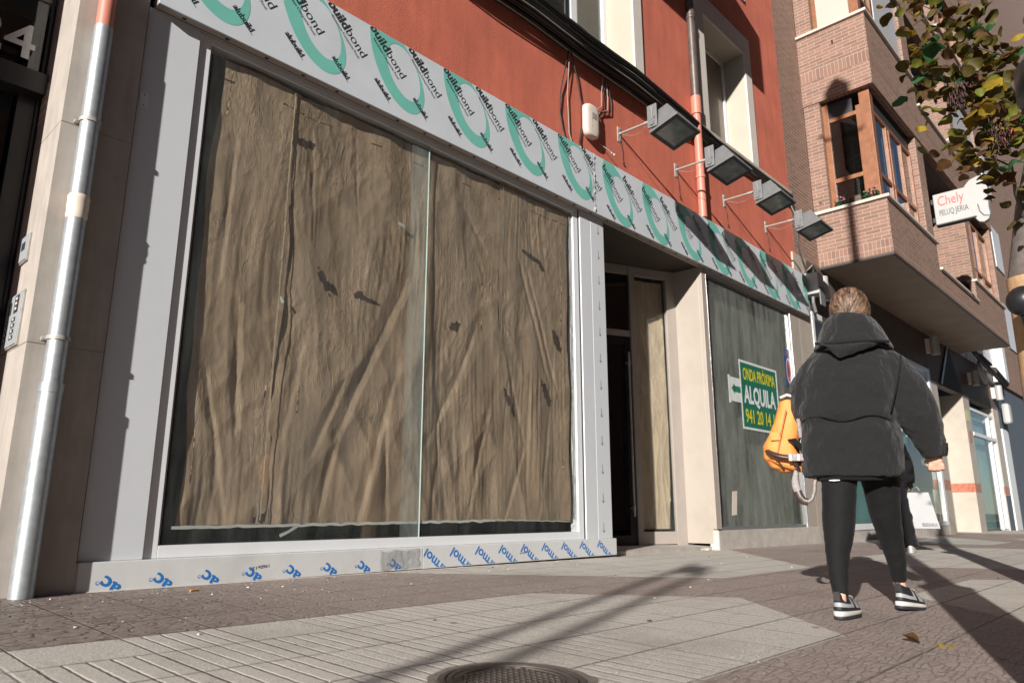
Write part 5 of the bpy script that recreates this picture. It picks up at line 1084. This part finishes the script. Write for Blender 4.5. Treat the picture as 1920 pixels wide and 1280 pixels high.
def shoe(parent, name, M4, label=None, simple=False):
    """trainer, local: y forward from the heel, z up, 0.27 m long"""
    L = .268
    def hw(t): return .028+.012*math.sin(math.pi*min(t, 1)**.8)+.012*math.exp(-((t-.70)/.22)**2) if t < .97 else .02
    def outline(k, zoff=0, sq=1.0):
        pts = []; n = 40
        for a in range(n):
            q = 2*math.pi*a/n; t = .5-.5*math.cos(q); side = 1 if q < math.pi else -1
            e = max(0.0, math.sin(q) if side > 0 else -math.sin(q))**.55
            pts.append((side*hw(t)*e*k+.006*t*t, L*(.5+(t-.5)*k), zoff))
        return pts
    def toe(y): return .012*max(0, (y-.2)/.068)**2
    n = 40
    def loft(levels, m):
        mb = MB(); vs = []
        for k, z, hf in levels:
            for (x, y, _) in outline(k): vs.append((x, y, z(y)+toe(y) if callable(z) else z+toe(y)))
        nl = len(levels)
        mb.add(vs, [(i*n+j, i*n+(j+1) % n, (i+1)*n+(j+1) % n, (i+1)*n+j) for i in range(nl-1) for j in range(n)]+[tuple(range(n))[::-1], tuple(range((nl-1)*n, nl*n))], 0, True); return mb
    th = lambda h: (lambda y: h)
    o = loft([(1.0, th(.0), 0), (1.03, th(.015), 0)], 0); o.xf(M4); us = o.build('outsole', M['outsole'] if not simple else M['midsole'], parent, local=True)
    o = loft([(1.03, th(.0155), 0), (1.05, th(.022), 0), (1.04, lambda y: .036-.010*min(1, y/.2), 0), (.98, lambda y: .040-.010*min(1, y/.2), 0)], 0); o.xf(M4); o.build('midsole', M['midsole'], parent, local=True)
    def prof(y): return .128-.020*min(1, y/.06) if y < .06 else (.108 if y < .10 else max(.056, .108-.34*(y-.10)))
    lv = []; K = 9
    for i in range(K+1):
        f = i/K; lv.append(((.985-.10*f**2 if f < 1 else .86), (lambda f: (lambda y: .040-.012*min(1, y/.2)+(prof(y)-.040+.012*min(1, y/.2))*f))(f), 0))
    o = loft(lv, 0)
    # taper the collar inwards, colour panels by position
    for i, v in enumerate(o.v):
        f = (i//n)/K; w_ = 1-.52*f**1.6 if v.y > .09 else 1-.30*f**2; v.x *= w_
    for fi, fc in enumerate(o.f[:K*n]):
        c = sum((o.v[i] for i in fc), Vector())/4; f = (fi//n)/K
        if not simple:
            if .16 < f < .42 and c.y < .085: o.m[fi] = 1
            elif c.y > .10 and c.y < .20 and f > .2 and int(c.y*42) % 2 == 0: o.m[fi] = 1
            elif f > .95 and c.y < .12: o.m[fi] = 2
        else: o.m[fi] = 2
    o.xf(M4); o.build('upper', [M['shoeblack'], M['shoegrey'], M['midsole']], parent, local=True)
    if not simple:
        o = MB(); o.box(-.013, .013, -.004, .004, .085, .128); o.xf(M4); o.build('heel_tab', M['shoeblack'], parent, local=True, bevel=.002)
        o = MB(); 
        for k in range(4): o.tube([(-.018, .10+.022*k, .100-.007*k), (.0, .105+.022*k, .109-.007*k), (.02, .10+.022*k, .100-.007*k)], .0016, 5)
        o.tube([(.01, .10, .10), (.035, .085, .104), (.045, .075, .098)], .002, 5); o.xf(M4); o.build('laces', M['midsole'], parent, local=True)
ps = thing('person', 'woman seen from behind walking away in a charcoal wool coat, black leggings and trainers', 'person', (3.933, 1.324, -.085), R(18.6-90))
def gl_(s, d):      # pavement height in her own frame
    x = 3.933+s*math.sin(R(18.6))+d*math.cos(R(18.6)); y = 1.324-s*math.cos(R(18.6))+d*math.sin(R(18.6)); return gz(x, y)+.085
# body: one surface
mb = MB()
mb.rings([(.02, 0, .74, .10, .09), (.015, 0, .84, .165, .11), (.01, 0, .95, .14, .10), (.02, 0, 1.08, .14, .10), (.035, 0, 1.22, .16, .10), (.05, .0, 1.33, .12, .075), (.06, .0, 1.37, .07, .06), (.07, .005, 1.40, .055, .055), (.075, .01, 1.47, .055, .06)], 20)
mb.ball((.075, .015, 1.545), .078, .098, .112, 0, 20, 14); mb.ball((.077, .105, 1.525), .012, .02, .022); mb.ball((.076, .06, 1.48), .045, .05, .04)      # head, nose, jaw
for s in (-1, 1): mb.ball((.075+s*.084, .005, 1.526), .010, .020, .031, 0, 10, 8)
limb(mb, [(-.058, 0, .84, .08), (-.062, -.03, .64, .062), (-.080, -.06, .465, .050), (-.098, -.12, .31, .036), (-.103, -.15, .22, .030), (-.104, -.182, .14, .027), (-.105, -.192, .10, .027), (-.108, -.175, .05, .03)])
limb(mb, [(.105, .02, .84, .08), (.134, .12, .61, .062), (.148, .205, .43, .045), (.160, .25, .34, .036), (.172, .29, .25, .030), (.176, .33, .165, .027), (.178, .338, .12, .027), (.18, .35, .07, .03)])
limb(mb, [(.20, 0, 1.28, .055), (.30, .0, 1.10, .042), (.36, .03, .92, .035), (.385, .08, .80, .026), (.392, .085, .785, .026)])
limb(mb, [(-.10, 0, 1.28, .055), (-.19, -.01, 1.10, .042), (-.20, .02, 1.0, .037), (-.17, .16, .90, .030), (-.14, .22, .86, .025)])
# right hand: palm and curled fingers
mb.ball((.392, .095, .758), .034, .022, .036, 0, 12, 8)
for k, (ds, ln) in enumerate(((-.026, .9), (-.009, 1.0), (.009, .97), (.026, .82))):
    b = Vector((.392+ds, .093-abs(ds)*.1, .735)); limb(mb, [(*b, .0105), (b.x+ds*.1, b.y+.010, b.z-.028*ln, .0100), (b.x+ds*.1, b.y+.034*ln, b.z-.034*ln, .0092), (b.x, b.y+.040*ln, b.z-.012, .0082)], 8)
limb(mb, [(.366, .10, .77, .012), (.352, .118, .750, .0105), (.356, .130, .728, .009)], 8)
# left hand holding the strap
mb.ball((-.14, .235, .845), .032, .025, .036, 0, 12, 8)
for k in range(4): b = Vector((-.165+.017*k, .24, .82)); limb(mb, [(*b, .010), (b.x, b.y+.015, b.z-.028, .0095), (b.x, b.y-.008, b.z-.04, .009), (b.x, b.y-.02, b.z-.022, .008)], 8)
limb(mb, [(-.115, .225, .85, .012), (-.105, .205, .825, .0105), (-.115, .195, .805, .009)], 8)
remesh(mb.build('body', M['skin'], ps, local=True), .0045, 3)
for s in (-1, 1):
    e = MB(); e.ball((.075+s*.032, .100, 1.553), .011, .008, .008, 0, 10, 8); e.build('eye', M['white2'], ps, local=True)
e = MB(); e.tube([(.05, .103, 1.482), (.076, .112, 1.484), (.10, .103, 1.482)], [.003, .006, .003], 8); e.build('mouth', pm('lips', (.45, .14, .12), .4), ps, local=True)
# hair: pulled back to a short ponytail, strands run to the tie
def hairmat():
    N = NT('streaked_brown_hair'); uv = N.coord('UV'); mp = N.n('ShaderNodeMapping'); mp.inputs['Scale'].default_value = (1, .12, 1); N.t.links.new(uv, mp.inputs[0])
    def nz2(sc_, d=3):
        x = N.n('ShaderNodeTexNoise'); N.t.links.new(mp.outputs[0], x.inputs['Vector']); x.inputs['Scale'].default_value = sc_; x.inputs['Detail'].default_value = d; return x.outputs['Fac']
    a, b = nz2(15), nz2(70, 4); c = N.mix(N.ramp(a, .42, .66), (.030, .014, .008), (.24, .14, .085)); c = N.mix(N.math('MULTIPLY', N.ramp(b, .5, .68), .6), c, (.34, .23, .155)); N.col(c); N.rough(.42)
    N.b.inputs['Specular IOR Level'].default_value = .6; N.bump(N.math('ADD', b, a), .004); return N.mat
M['hair'] = hairmat()
mb = MB(); C = Vector((.075, .008, 1.553)); ax = Vector((-.14, -.93, -.50)).normalized(); e1 = ax.cross(Vector((1, 0, 0))).normalized(); e2 = ax.cross(e1); n, k = 120, 34; mb.uv = []
for i in range(k+1):
    t = math.pi*(.02+.66*i/k)
    for j in range(n+1):
        q = 2*math.pi*j/n; d = ax*math.cos(t)+(e1*math.cos(q)+e2*math.sin(q))*math.sin(t)
        lump = 1+-.0+.022*nz((math.cos(q)*7, math.sin(q)*9, t*.6))*math.sin(t)+.016*nz((math.cos(q)*34, math.sin(q)*34, t))
        p = C+Vector((d.x*.096*lump, d.y*.106*lump, d.z*.121*lump)); mb.v.append(p); mb.uv.append((j/n*2, t))
W = n+1; mb.f = [(i*W+j, i*W+j+1, (i+1)*W+j+1, (i+1)*W+j) for i in range(k) for j in range(n)]; mb.m = [0]*len(mb.f); mb.smooth = [True]*len(mb.f)
hair = mb.build('hair', M['hair'], ps, local=True); so = hair.modifiers.new('thick', 'SOLIDIFY'); so.thickness = .006; so.offset = -1
tie = C+Vector((ax.x*.086, ax.y*.106, ax.z*.121))
mb = MB(); mb.tube([tie+Vector((0, .012, .006)), tie+Vector((0, -.006, -.002)), tie+Vector((.0, -.018, -.008))], [.017, .020, .016], 14); mb.build('hair_tie', M['blackcloth'], hair, local=True)
mb = MB(); mb.uv = None
for j in range(26):
    q = j*2.4; r = .013*math.sqrt(j/26); o_ = Vector((r*math.cos(q), 0, r*math.sin(q))); p0 = tie+Vector((0, -.012, -.004))+o_
    mb.tube([p0, p0+Vector((o_.x*1.2, -.022, -.022)), p0+Vector((o_.x*2.2, -.030, -.055)), p0+Vector((o_.x*1.8, -.022, -.10-.02*nz((j, 1, 2))))], [.004, .0055, .005, .002], 6)
mb.build('ponytail', M['hair'], hair, local=True)
mb = MB()
rr = random.Random(4)
for j in range(46):      # stray hairs
    q = rr.uniform(0, 6.28); t = rr.uniform(.9, 1.9); d = ax*math.cos(t)+(e1*math.cos(q)+e2*math.sin(q))*math.sin(t); p = C+Vector((d.x*.090, d.y*.107, d.z*.122)); g = (tie-p)*.35
    mb.tube([p, p+d*.008+g*.4+Vector((rr.gauss(0, .004), 0, rr.gauss(0, .004))), p+d*.004+g], .0005, 3, 0, False)
mb.build('stray_hair', M['hair'], hair, local=True)
# coat
mb = MB()
mb.rings([(.006, .005, .672, .232, .155, 2.5), (.008, .005, .70, .243, .165, 2.5), (.008, 0, .80, .243, .168, 2.5), (.010, -.002, .90, .236, .166, 2.4), (.010, -.002, .945, .228, .160, 2.4), (.012, -.006, .985, .238, .172, 2.4), (.022, -.008, 1.08, .240, .172, 2.4), (.034, -.010, 1.17, .238, .166, 2.4), (.046, -.008, 1.25, .222, .152, 2.3), (.056, -.004, 1.31, .185, .132, 2.2), (.064, 0, 1.37, .135, .11, 2), (.07, 0, 1.43, .09, .09, 2)], 48)
limb(mb, [(.16, 0, 1.27, .095), (.225, -.005, 1.215, .098), (.275, -.008, 1.14, .098), (.308, -.005, 1.06, .100), (.335, .005, .98, .098), (.352, .025, .92, .088), (.370, .05, .86, .076), (.385, .072, .81, .064), (.392, .08, .775, .056)], 26)
limb(mb, [(-.06, 0, 1.27, .09), (-.125, -.005, 1.20, .098), (-.165, -.008, 1.13, .098), (-.180, -.005, 1.06, .088), (-.180, .03, 1.0, .082), (-.165, .10, .95, .074), (-.15, .18, .90, .062), (-.145, .21, .88, .055)], 24)
coat = remesh(mb.build('coat', M['wool'], ps, local=True), .009, 5, .026, .12)
t2 = bpy.data.textures.new('coat_soft_folds', 'CLOUDS'); t2.noise_scale = .045; d2 = coat.modifiers.new('small_folds', 'DISPLACE'); d2.texture = t2; d2.strength = .009; d2.mid_level = .5; d2.texture_coords = 'LOCAL'
def surf_seam(pts, name, r=.0035, m='blackcloth'):
    mb = MB(); mb.tube(pts, r, 6); return mb.build(name, M[m], coat, local=True)
def back(s, z, c=.012, rx=.238, ry=.170, off=.004): 
    t = max(-.98, min(.98, (s-c)/rx)); return (s, -.006-(ry+off)*(1-abs(t)**2.4)**(1/2.4), z)
surf_seam([back(-.205+.415*i/20, .962+.012*math.sin(i*.5)-.010*(i/20), off=.001) for i in range(21)], 'waist_seam', .003)
surf_seam([(.283-.075*(i/14)**1.2, -.112-.052*math.sin(i/14*1.5), 1.265-.275*(i/14)) for i in range(15)], 'armhole_seam', .0045)
mb = MB(); mb.rings([(.392, .080, .772, .054, .050, 2), (.391, .079, .80, .062, .057, 2), (.388, .076, .835, .067, .062, 2)], 24); cu = mb.build('cuff', M['wool'], coat, local=True); so = cu.modifiers.new('thick', 'SOLIDIFY'); so.thickness = .006
# stand-up hood collar and folded hood
mb = MB(); n = 60; lev = [(1.515, .112, .108, .0), (1.512, .121, .116, -.002), (1.493, .130, .124, -.006), (1.46, .150, .140, -.010), (1.40, .170, .154, -.014), (1.365, .186, .166, -.018), (1.345, .190, .170, -.020), (1.335, .184, .164, -.018), (1.345, .150, .135, -.012), (1.40, .118, .110, -.004), (1.475, .106, .102, .0), (1.508, .108, .104, .0)]
vs = []
for z, rx, ry, dy in lev:
    for j in range(n):
        q = 2*math.pi*j/n; front = max(0, math.sin(q)); sag_ = -.045*front-.018*abs(math.cos(q))**3
        wv = .006*nz((math.cos(q)*2.3, math.sin(q)*2.3, z*8))
        vs.append((.070+(rx+wv)*math.cos(q), dy+(ry+wv)*math.sin(q)*(1 if q < math.pi else 1.0), z+sag_-.012*math.cos(q)+.010*math.sin(q*3+1)*(.3)))
nl = len(lev); mb.add(vs, [(i*n+j, ((i+1) % nl)*n+j, ((i+1) % nl)*n+(j+1) % n, i*n+(j+1) % n) for i in range(nl) for j in range(n)], 0, True)
hood = mb.build('hood_collar', M['wool'], coat, local=True)
mb = MB(); mb.tube([(-.105, -.158, 1.352), (-.05, -.184, 1.340), (.02, -.198, 1.336), (.09, -.198, 1.336), (.16, -.182, 1.336), (.235, -.140, 1.334)], .0075, 8); mb.build('hood_seam', M['blackcloth'], hood, local=True)
mb = MB(); nu, nv = 30, 14; o0 = []
for j in range(nv+1):
    v = j/nv
    for i in range(nu+1):
        u = i/nu; a = Vector((-.095+.305*u, 0, 1.342-.006*math.sin(u*3.1))); 
        zb = 1.258+.075*max(0, (u-.28)/.72)**1.1 if u > .28 else 1.258+.084*(1-u/.28)**1.2
        z = a.z+(zb-a.z)*v; x = a.x+(.02-.01*u)*v
        bulge = .030*math.sin(math.pi*min(1, v*.9+.1))*(math.sin(math.pi*min(1, max(0, u)))**.5)
        mb.v.append(Vector((x, back(x, z)[1]*1.0-.004-bulge*(1 if j < nv else 0), z)))
W = nu+1; mb.f = [(j*W+i, (j+1)*W+i, (j+1)*W+i+1, j*W+i+1) for j in range(nv) for i in range(nu)]; mb.m = [0]*len(mb.f); mb.smooth = [True]*len(mb.f)
hf = mb.build('folded_hood', M['wool'], coat, local=True); so = hf.modifiers.new('thick', 'SOLIDIFY'); so.thickness = .010
for o_ in (hood, hf):
    q_ = o_.modifiers.new('soft', 'SUBSURF'); q_.levels = q_.render_levels = 1; q_ = o_.modifiers.new('folds', 'DISPLACE'); q_.texture = t2; q_.strength = .012; q_.mid_level = .5; q_.texture_coords = 'LOCAL'
# white shirt edge under the coat
mb = MB(); mb.rings([(.0, .0, .655, .165, .135, 2.3), (.0, .0, .70, .170, .14, 2.3)], 30); mb.build('shirt_hem', M['blackcloth'], ps, local=True)
mb = MB(); mb.tube([(-.105, -.120, .6535), (-.08, -.128, .6525), (-.055, -.130, .6535)], [.002, .005, .002], 8); mb.build('shirt_edge', M['white2'], ps, local=True)
# leggings
mb = MB()
mb.rings([(.02, .01, .72, .16, .13, 2.2), (.02, 0, .86, .185, .14, 2.2), (.012, 0, .95, .165, .12, 2.2)], 24)
limb(mb, [(-.058, .0, .84, 0.1025), (-.060, -.015, .72, 0.0948), (-.062, -.03, .64, 0.0845), (-.072, -.048, .54, 0.0796), (-.080, -.06, .465, 0.0774), (-.086, -.085, .40, 0.0719), (-.098, -.12, .31, 0.0567), (-.103, -.15, .22, 0.0474), (-.103, -.18, .14, 0.0387), (-.103, -.188, .115, 0.0371)], 24)
limb(mb, [(.105, .02, .84, 0.1025), (.125, .07, .72, 0.0948), (.134, .12, .61, 0.0861), (.139, .17, .50, 0.0774), (.148, .205, .43, 0.0676), (.160, .25, .34, 0.0567), (.172, .29, .25, 0.0480), (.176, .33, .165, 0.0371), (.176, .335, .145, 0.0360)], 24)
remesh(mb.build('leggings', M['leggings'], ps, local=True), .007, 3, .007, .05)
mb = MB()
for (s, d, z, r) in ((-.080, -.062, .462, .0735), (-.083, -.066, .445, .0725), (.139, .172, .50, .073), (.142, .178, .483, .0725), (.144, .184, .468, .0715)):
    mb.tube([(s+r*math.cos(q), d+r*math.sin(q), z+.006*math.sin(q*2+s*30)) for q in [math.pi*(1.05+.9*i/16) for i in range(17)]], [.0005+.0032*math.sin(math.pi*i/16) for i in range(17)], 6)
mb.build('knee_creases', M['leggings'], ps, local=True)
shl = thing('x', 'x', 'x'); bpy.data.objects.remove(shl)
def shoe_at(s, d, deg, pitch, lift, roll=0):
    t = bpy.data.objects.new('shoe', None); link(t); t.parent = ps
    shoe(t, 'shoe', Matrix.Translation((s, d, gl_(s, d)+lift+.001))@Matrix.Rotation(R(-deg), 4, 'Z')@Matrix.Diagonal((1.12, 1.05, 1.0, 1.0))@Matrix.Rotation(R(pitch), 4, 'X')@Matrix.Rotation(R(roll), 4, 'Y'))
shoe_at(-.118, -.235, 13, 0, .0); shoe_at(.158, .275, 24, -6, .012)
# orange backpack hanging from her left arm
M['orange'] = pm('orange_canvas', (.68, .25, .055), .65, .08, 10, .0012, 240); M['strap'] = pm('dark_brown_leather', (.045, .028, .024), .35, .3, 20); M['webbing'] = pm('grey_webbing', (.26, .23, .22), .7, .3, 60, .001, 300)
bp = thing('backpack', 'orange canvas backpack with a dark leather strap, hanging at the woman\'s left side', 'backpack', (3.933, 1.324, -.085), R(18.6-90))
mb = MB(); mb.rings([(-.300, .06, .705, .040, .05, 2.6), (-.318, .06, .73, .075, .075, 2.8), (-.340, .06, .78, .088, .09, 2.8), (-.335, .06, .84, .092, .095, 2.8), (-.312, .06, .90, .082, .09, 2.8), (-.292, .06, .98, .066, .08, 2.8), (-.280, .06, 1.05, .055, .07, 2.8), (-.274, .06, 1.09, .044, .06, 2.8), (-.274, .06, 1.10, .030, .045, 2.6)], 28)
for i, v in enumerate(mb.v): v.x += .5*max(0, (.80-v.z))*(v.x+.36 > 0)*.9 if v.x > -.30 and v.z < .80 else 0
remesh(mb.build('bag_body', M['orange'], bp, local=True), .006, 2, .012, .06)
mb = MB(); mb.tube([(-.345, -.030, .80), (-.32, -.044, .90), (-.285, -.036, 1.03)], .004, 6); mb.tube([(-.40, -.012, .775), (-.34, -.048, .745), (-.26, -.04, .72)], .0035, 6); mb.build('piping', pm('orange_dark', (.42, .13, .03), .6), bp, local=True)
mb = MB(); mb.box(-.375, -.325, -.048, -.034, .87, .915); mb.build('side_pocket', M['orange'], bp, local=True, bevel=.004)
mb = MB(); mb.tube([(-.310, -.02, 1.10), (-.275, -.03, 1.112), (-.235, -.02, 1.098)], .008, 8); mb.build('top_handle', M['midsole'], bp, local=True)
mb = MB(); mb.box(-.250, -.222, -.035, -.018, 1.015, 1.075); mb.tube([(-.224, -.035, .88), (-.229, -.04, .98)], .012, 8); mb.build('reflective_patch', M['webbing'], bp, local=True, bevel=.003)
mb = MB(); mb.tube([(-.395, -.03, .815), (-.375, -.058, .80), (-.33, -.066, .785), (-.29, -.064, .778)], [.018, .022, .019, .019], 12, 0, True, .6); mb.build('leather_strap', M['strap'], bp, local=True)
mb = MB(); mb.box(-.292, -.215, -.082, -.050, .756, .795); mb.build('buckle', M['webbing'], bp, local=True, bevel=.006)
mb = MB(); mb.box(-.285, -.275, -.085, -.081, .760, .79); mb.box(-.245, -.238, -.085, -.081, .76, .79); mb.split('buckle_bar', M['chrome'], bp, local=True)
mb = MB(); mb.tube([(-.285, -.045, .87), (-.255, -.066, .865), (-.225, -.06, .83), (-.21, -.05, .79)], [.008, .022, .024, .015], 10, 0, True, .6); mb.build('black_flap', M['blackcloth'], bp, local=True)
mb = MB(); mb.tube([(-.36, -.062, .785), (-.335, -.055, .745), (-.32, -.030, .715)], .010, 8, 0, True, .4); mb.tube([(-.265, -.052, .76), (-.255, -.044, .73), (-.25, -.02, .71)], .012, 8, 0, True, .4); mb.build('lower_strap', M['strap'], bp, local=True)
mb = MB(); mb.tube([(-.262, -.02, .72), (-.272, -.03, .655), (-.270, -.03, .63), (-.262, -.034, .60)], [.008, .018, .020, .020], 10, 0, True, .45); mb.build('loose_strap', M['webbing'], bp, local=True)
mb = MB(); mb.tube([(-.264, -.035, .605), (-.255, -.036, .575), (-.238, -.036, .553), (-.215, -.036, .548)], [.020, .022, .020, .018], 10, 0, True, .45); mb.build('strap_buckle', M['strap'], bp, local=True)
mb = MB(); mb.tube([(-.218, -.036, .548), (-.195, -.036, .565), (-.182, -.036, .60), (-.175, -.034, .65), (-.160, -.03, .70)], [.018, .020, .022, .022, .02], 10, 0, True, .45); mb.build('strap_return', M['webbing'], bp, local=True)
# second person beyond her, with a white carrier bag
az2, d2_ = 16.25, 10.7; bx, by = d2_*math.cos(R(az2)), d2_*math.sin(R(az2))
p2 = thing('person', 'passer-by in wide black trousers, half hidden behind the woman in the charcoal coat', 'person', (bx, by, gz(bx, by)), R(az2-90))
mb = MB(); mb.ball((0, 0, 1.58), .078, .098, .115, 0, 16, 12); mb.rings([(0, 0, .85, .15, .1), (0, 0, 1.2, .17, .1), (0, 0, 1.38, .1, .07), (0, 0, 1.42, .055, .055), (0, 0, 1.5, .055, .055)], 18)
limb(mb, [(.17, 0, 1.34, .05), (.21, -.02, 1.1, .04), (.215, .02, .86, .026)]); limb(mb, [(-.17, 0, 1.34, .05), (-.22, .0, 1.1, .04), (-.22, .05, .86, .026)])
limb(mb, [(.08, 0, .9, .08), (.09, -.05, .5, .055), (.10, -.20, .08, .03)]); limb(mb, [(-.08, 0, .9, .08), (-.09, .15, .5, .055), (-.10, .2, .08, .03)])
mb.ball((0, .10, 1.56), .012, .02, .022)
for s in (-1, 1): mb.ball((s*.079, 0, 1.56), .01, .02, .03)
for s, hd in ((1, (.225, .03, .82)), (-1, (-.22, .06, .82))):
    h = Vector(hd); mb.ball(h, .028, .035, .045, 0, 10, 8)
    for k in range(4): b = h+Vector((0, -.028+.018*k, -.03)); limb(mb, [(*b, .010), (b.x-s*.006, b.y, b.z-.03, .0095), (b.x-s*.03, b.y, b.z-.036, .009), (b.x-s*.032, b.y, b.z-.014, .008)], 8)
    limb(mb, [(h.x-s*.01, h.y+.035, h.z+.01, .011), (h.x-s*.03, h.y+.045, h.z-.015, .01), (h.x-s*.035, h.y+.03, h.z-.035, .009)], 8)
remesh(mb.build('body', M['skin'], p2, local=True), .006, 2)
mb = MB(); mb.rings([(0, 0, .80, .21, .14, 2.3), (0, 0, 1.0, .20, .135, 2.3), (0, 0, 1.25, .22, .14, 2.3), (0, 0, 1.38, .16, .11, 2.2), (0, 0, 1.46, .085, .085, 2)], 30)
limb(mb, [(.15, 0, 1.32, .085), (.225, -.01, 1.1, .07), (.235, .01, .90, .058), (.235, .02, .85, .052)]); limb(mb, [(-.15, 0, 1.32, .085), (-.225, .0, 1.1, .07), (-.235, .03, .87, .055)])
remesh(mb.build('coat', M['blackcloth'], p2, local=True), .012, 3, .02, .12)
mb = MB(); mb.rings([(0, 0, .78, .17, .12, 2.2), (0, 0, .95, .16, .11, 2.2)], 20)
limb(mb, [(.085, 0, .85, .105), (.10, -.04, .55, .10), (.12, -.12, .3, .095), (.135, -.19, .12, .10), (.14, -.20, .075, .10)]); limb(mb, [(-.085, 0, .85, .10), (-.09, .12, .5, .09), (-.10, .19, .08, .10)])
remesh(mb.build('trousers', M['blackcloth'], p2, local=True), .012, 2, .03, .09)
mb = MB(); mb.ball((0, -.012, 1.60), .088, .105, .118, 0, 20, 14); mb.build('hair', M['hair'], p2, local=True)
mb = MB(); mb.ball((.228, .03, .815), .036, .044, .055, 0, 12, 8)
for k in range(4): b = Vector((.228, .004+.018*k, .785)); limb(mb, [(*b, .013), (b.x-.006, b.y, b.z-.03, .0125), (b.x-.03, b.y, b.z-.036, .012)], 8)
remesh(mb.build('glove', M['strap'], p2, local=True), .006, 1)
for s, d, dg in ((.14, -.27, 4), (-.10, .10, 0)):
    t = bpy.data.objects.new('shoe', None); link(t); t.parent = p2; shoe(t, 'shoe', Matrix.Translation((s, d, .0))@Matrix.Rotation(R(-dg), 4, 'Z')@Matrix.Scale(1.08, 4), None, True)
cb_ = thing('carrier_bag', 'white paper carrier bag with black capitals in the gloved hand of the passer-by', 'bag', (bx, by, gz(bx, by)), R(az2-90))
mb = MB(); z0, z1 = .29, .73; a = [(.14, -.10), (.50, -.06), (.50, .04), (.15, .02)]; b = [(.10, -.06), (.42, -.03), (.42, .02), (.10, .02)]
mb.add([(*p, z0) for p in a]+[(*p, z1) for p in b], [(3, 2, 1, 0), (0, 1, 5, 4), (1, 2, 6, 5), (2, 3, 7, 6), (3, 0, 4, 7)]); cbm = mb.build('bag_body', pm('white_paper_bag', (.29, .29, .30), .55, .04, 5, .002, 12), cb_, local=True); so = cbm.modifiers.new('thick', 'SOLIDIFY'); so.thickness = .003
def onbag(u, v, e=.012): p = Vector((*a[0], z0)).lerp(Vector((*a[1], z0)), u); q = Vector((*b[0], z1)).lerp(Vector((*b[1], z1)), u); r = p.lerp(q, v); return (r.x, r.y-e, r.z)
mb = MB(); tr, wd = text_tris('BERSHKA', .01); flat_add(mb, tr, rot2(.48, .06, 0, .47/wd, .13), None, lambda q: onbag(q[0], q[1])); tr, wd = text_tris('H', .0); flat_add(mb, tr, rot2(.20, .05, 90, .05, .06), None, lambda q: onbag(q[0], q[1])); mb.quad(onbag(.17, .33), onbag(.185, .33), onbag(.175, .72), onbag(.16, .72)); mb.build('printed_lettering', M['ink'], cbm, local=True)
mb = MB(); mb.tube([(.16, -.05, .73), (.19, -.03, .80), (.225, .02, .765), (.30, -.02, .80), (.34, -.045, .73)], .008, 6); mb.build('handle', M['whiteplastic'], cb_, local=True)
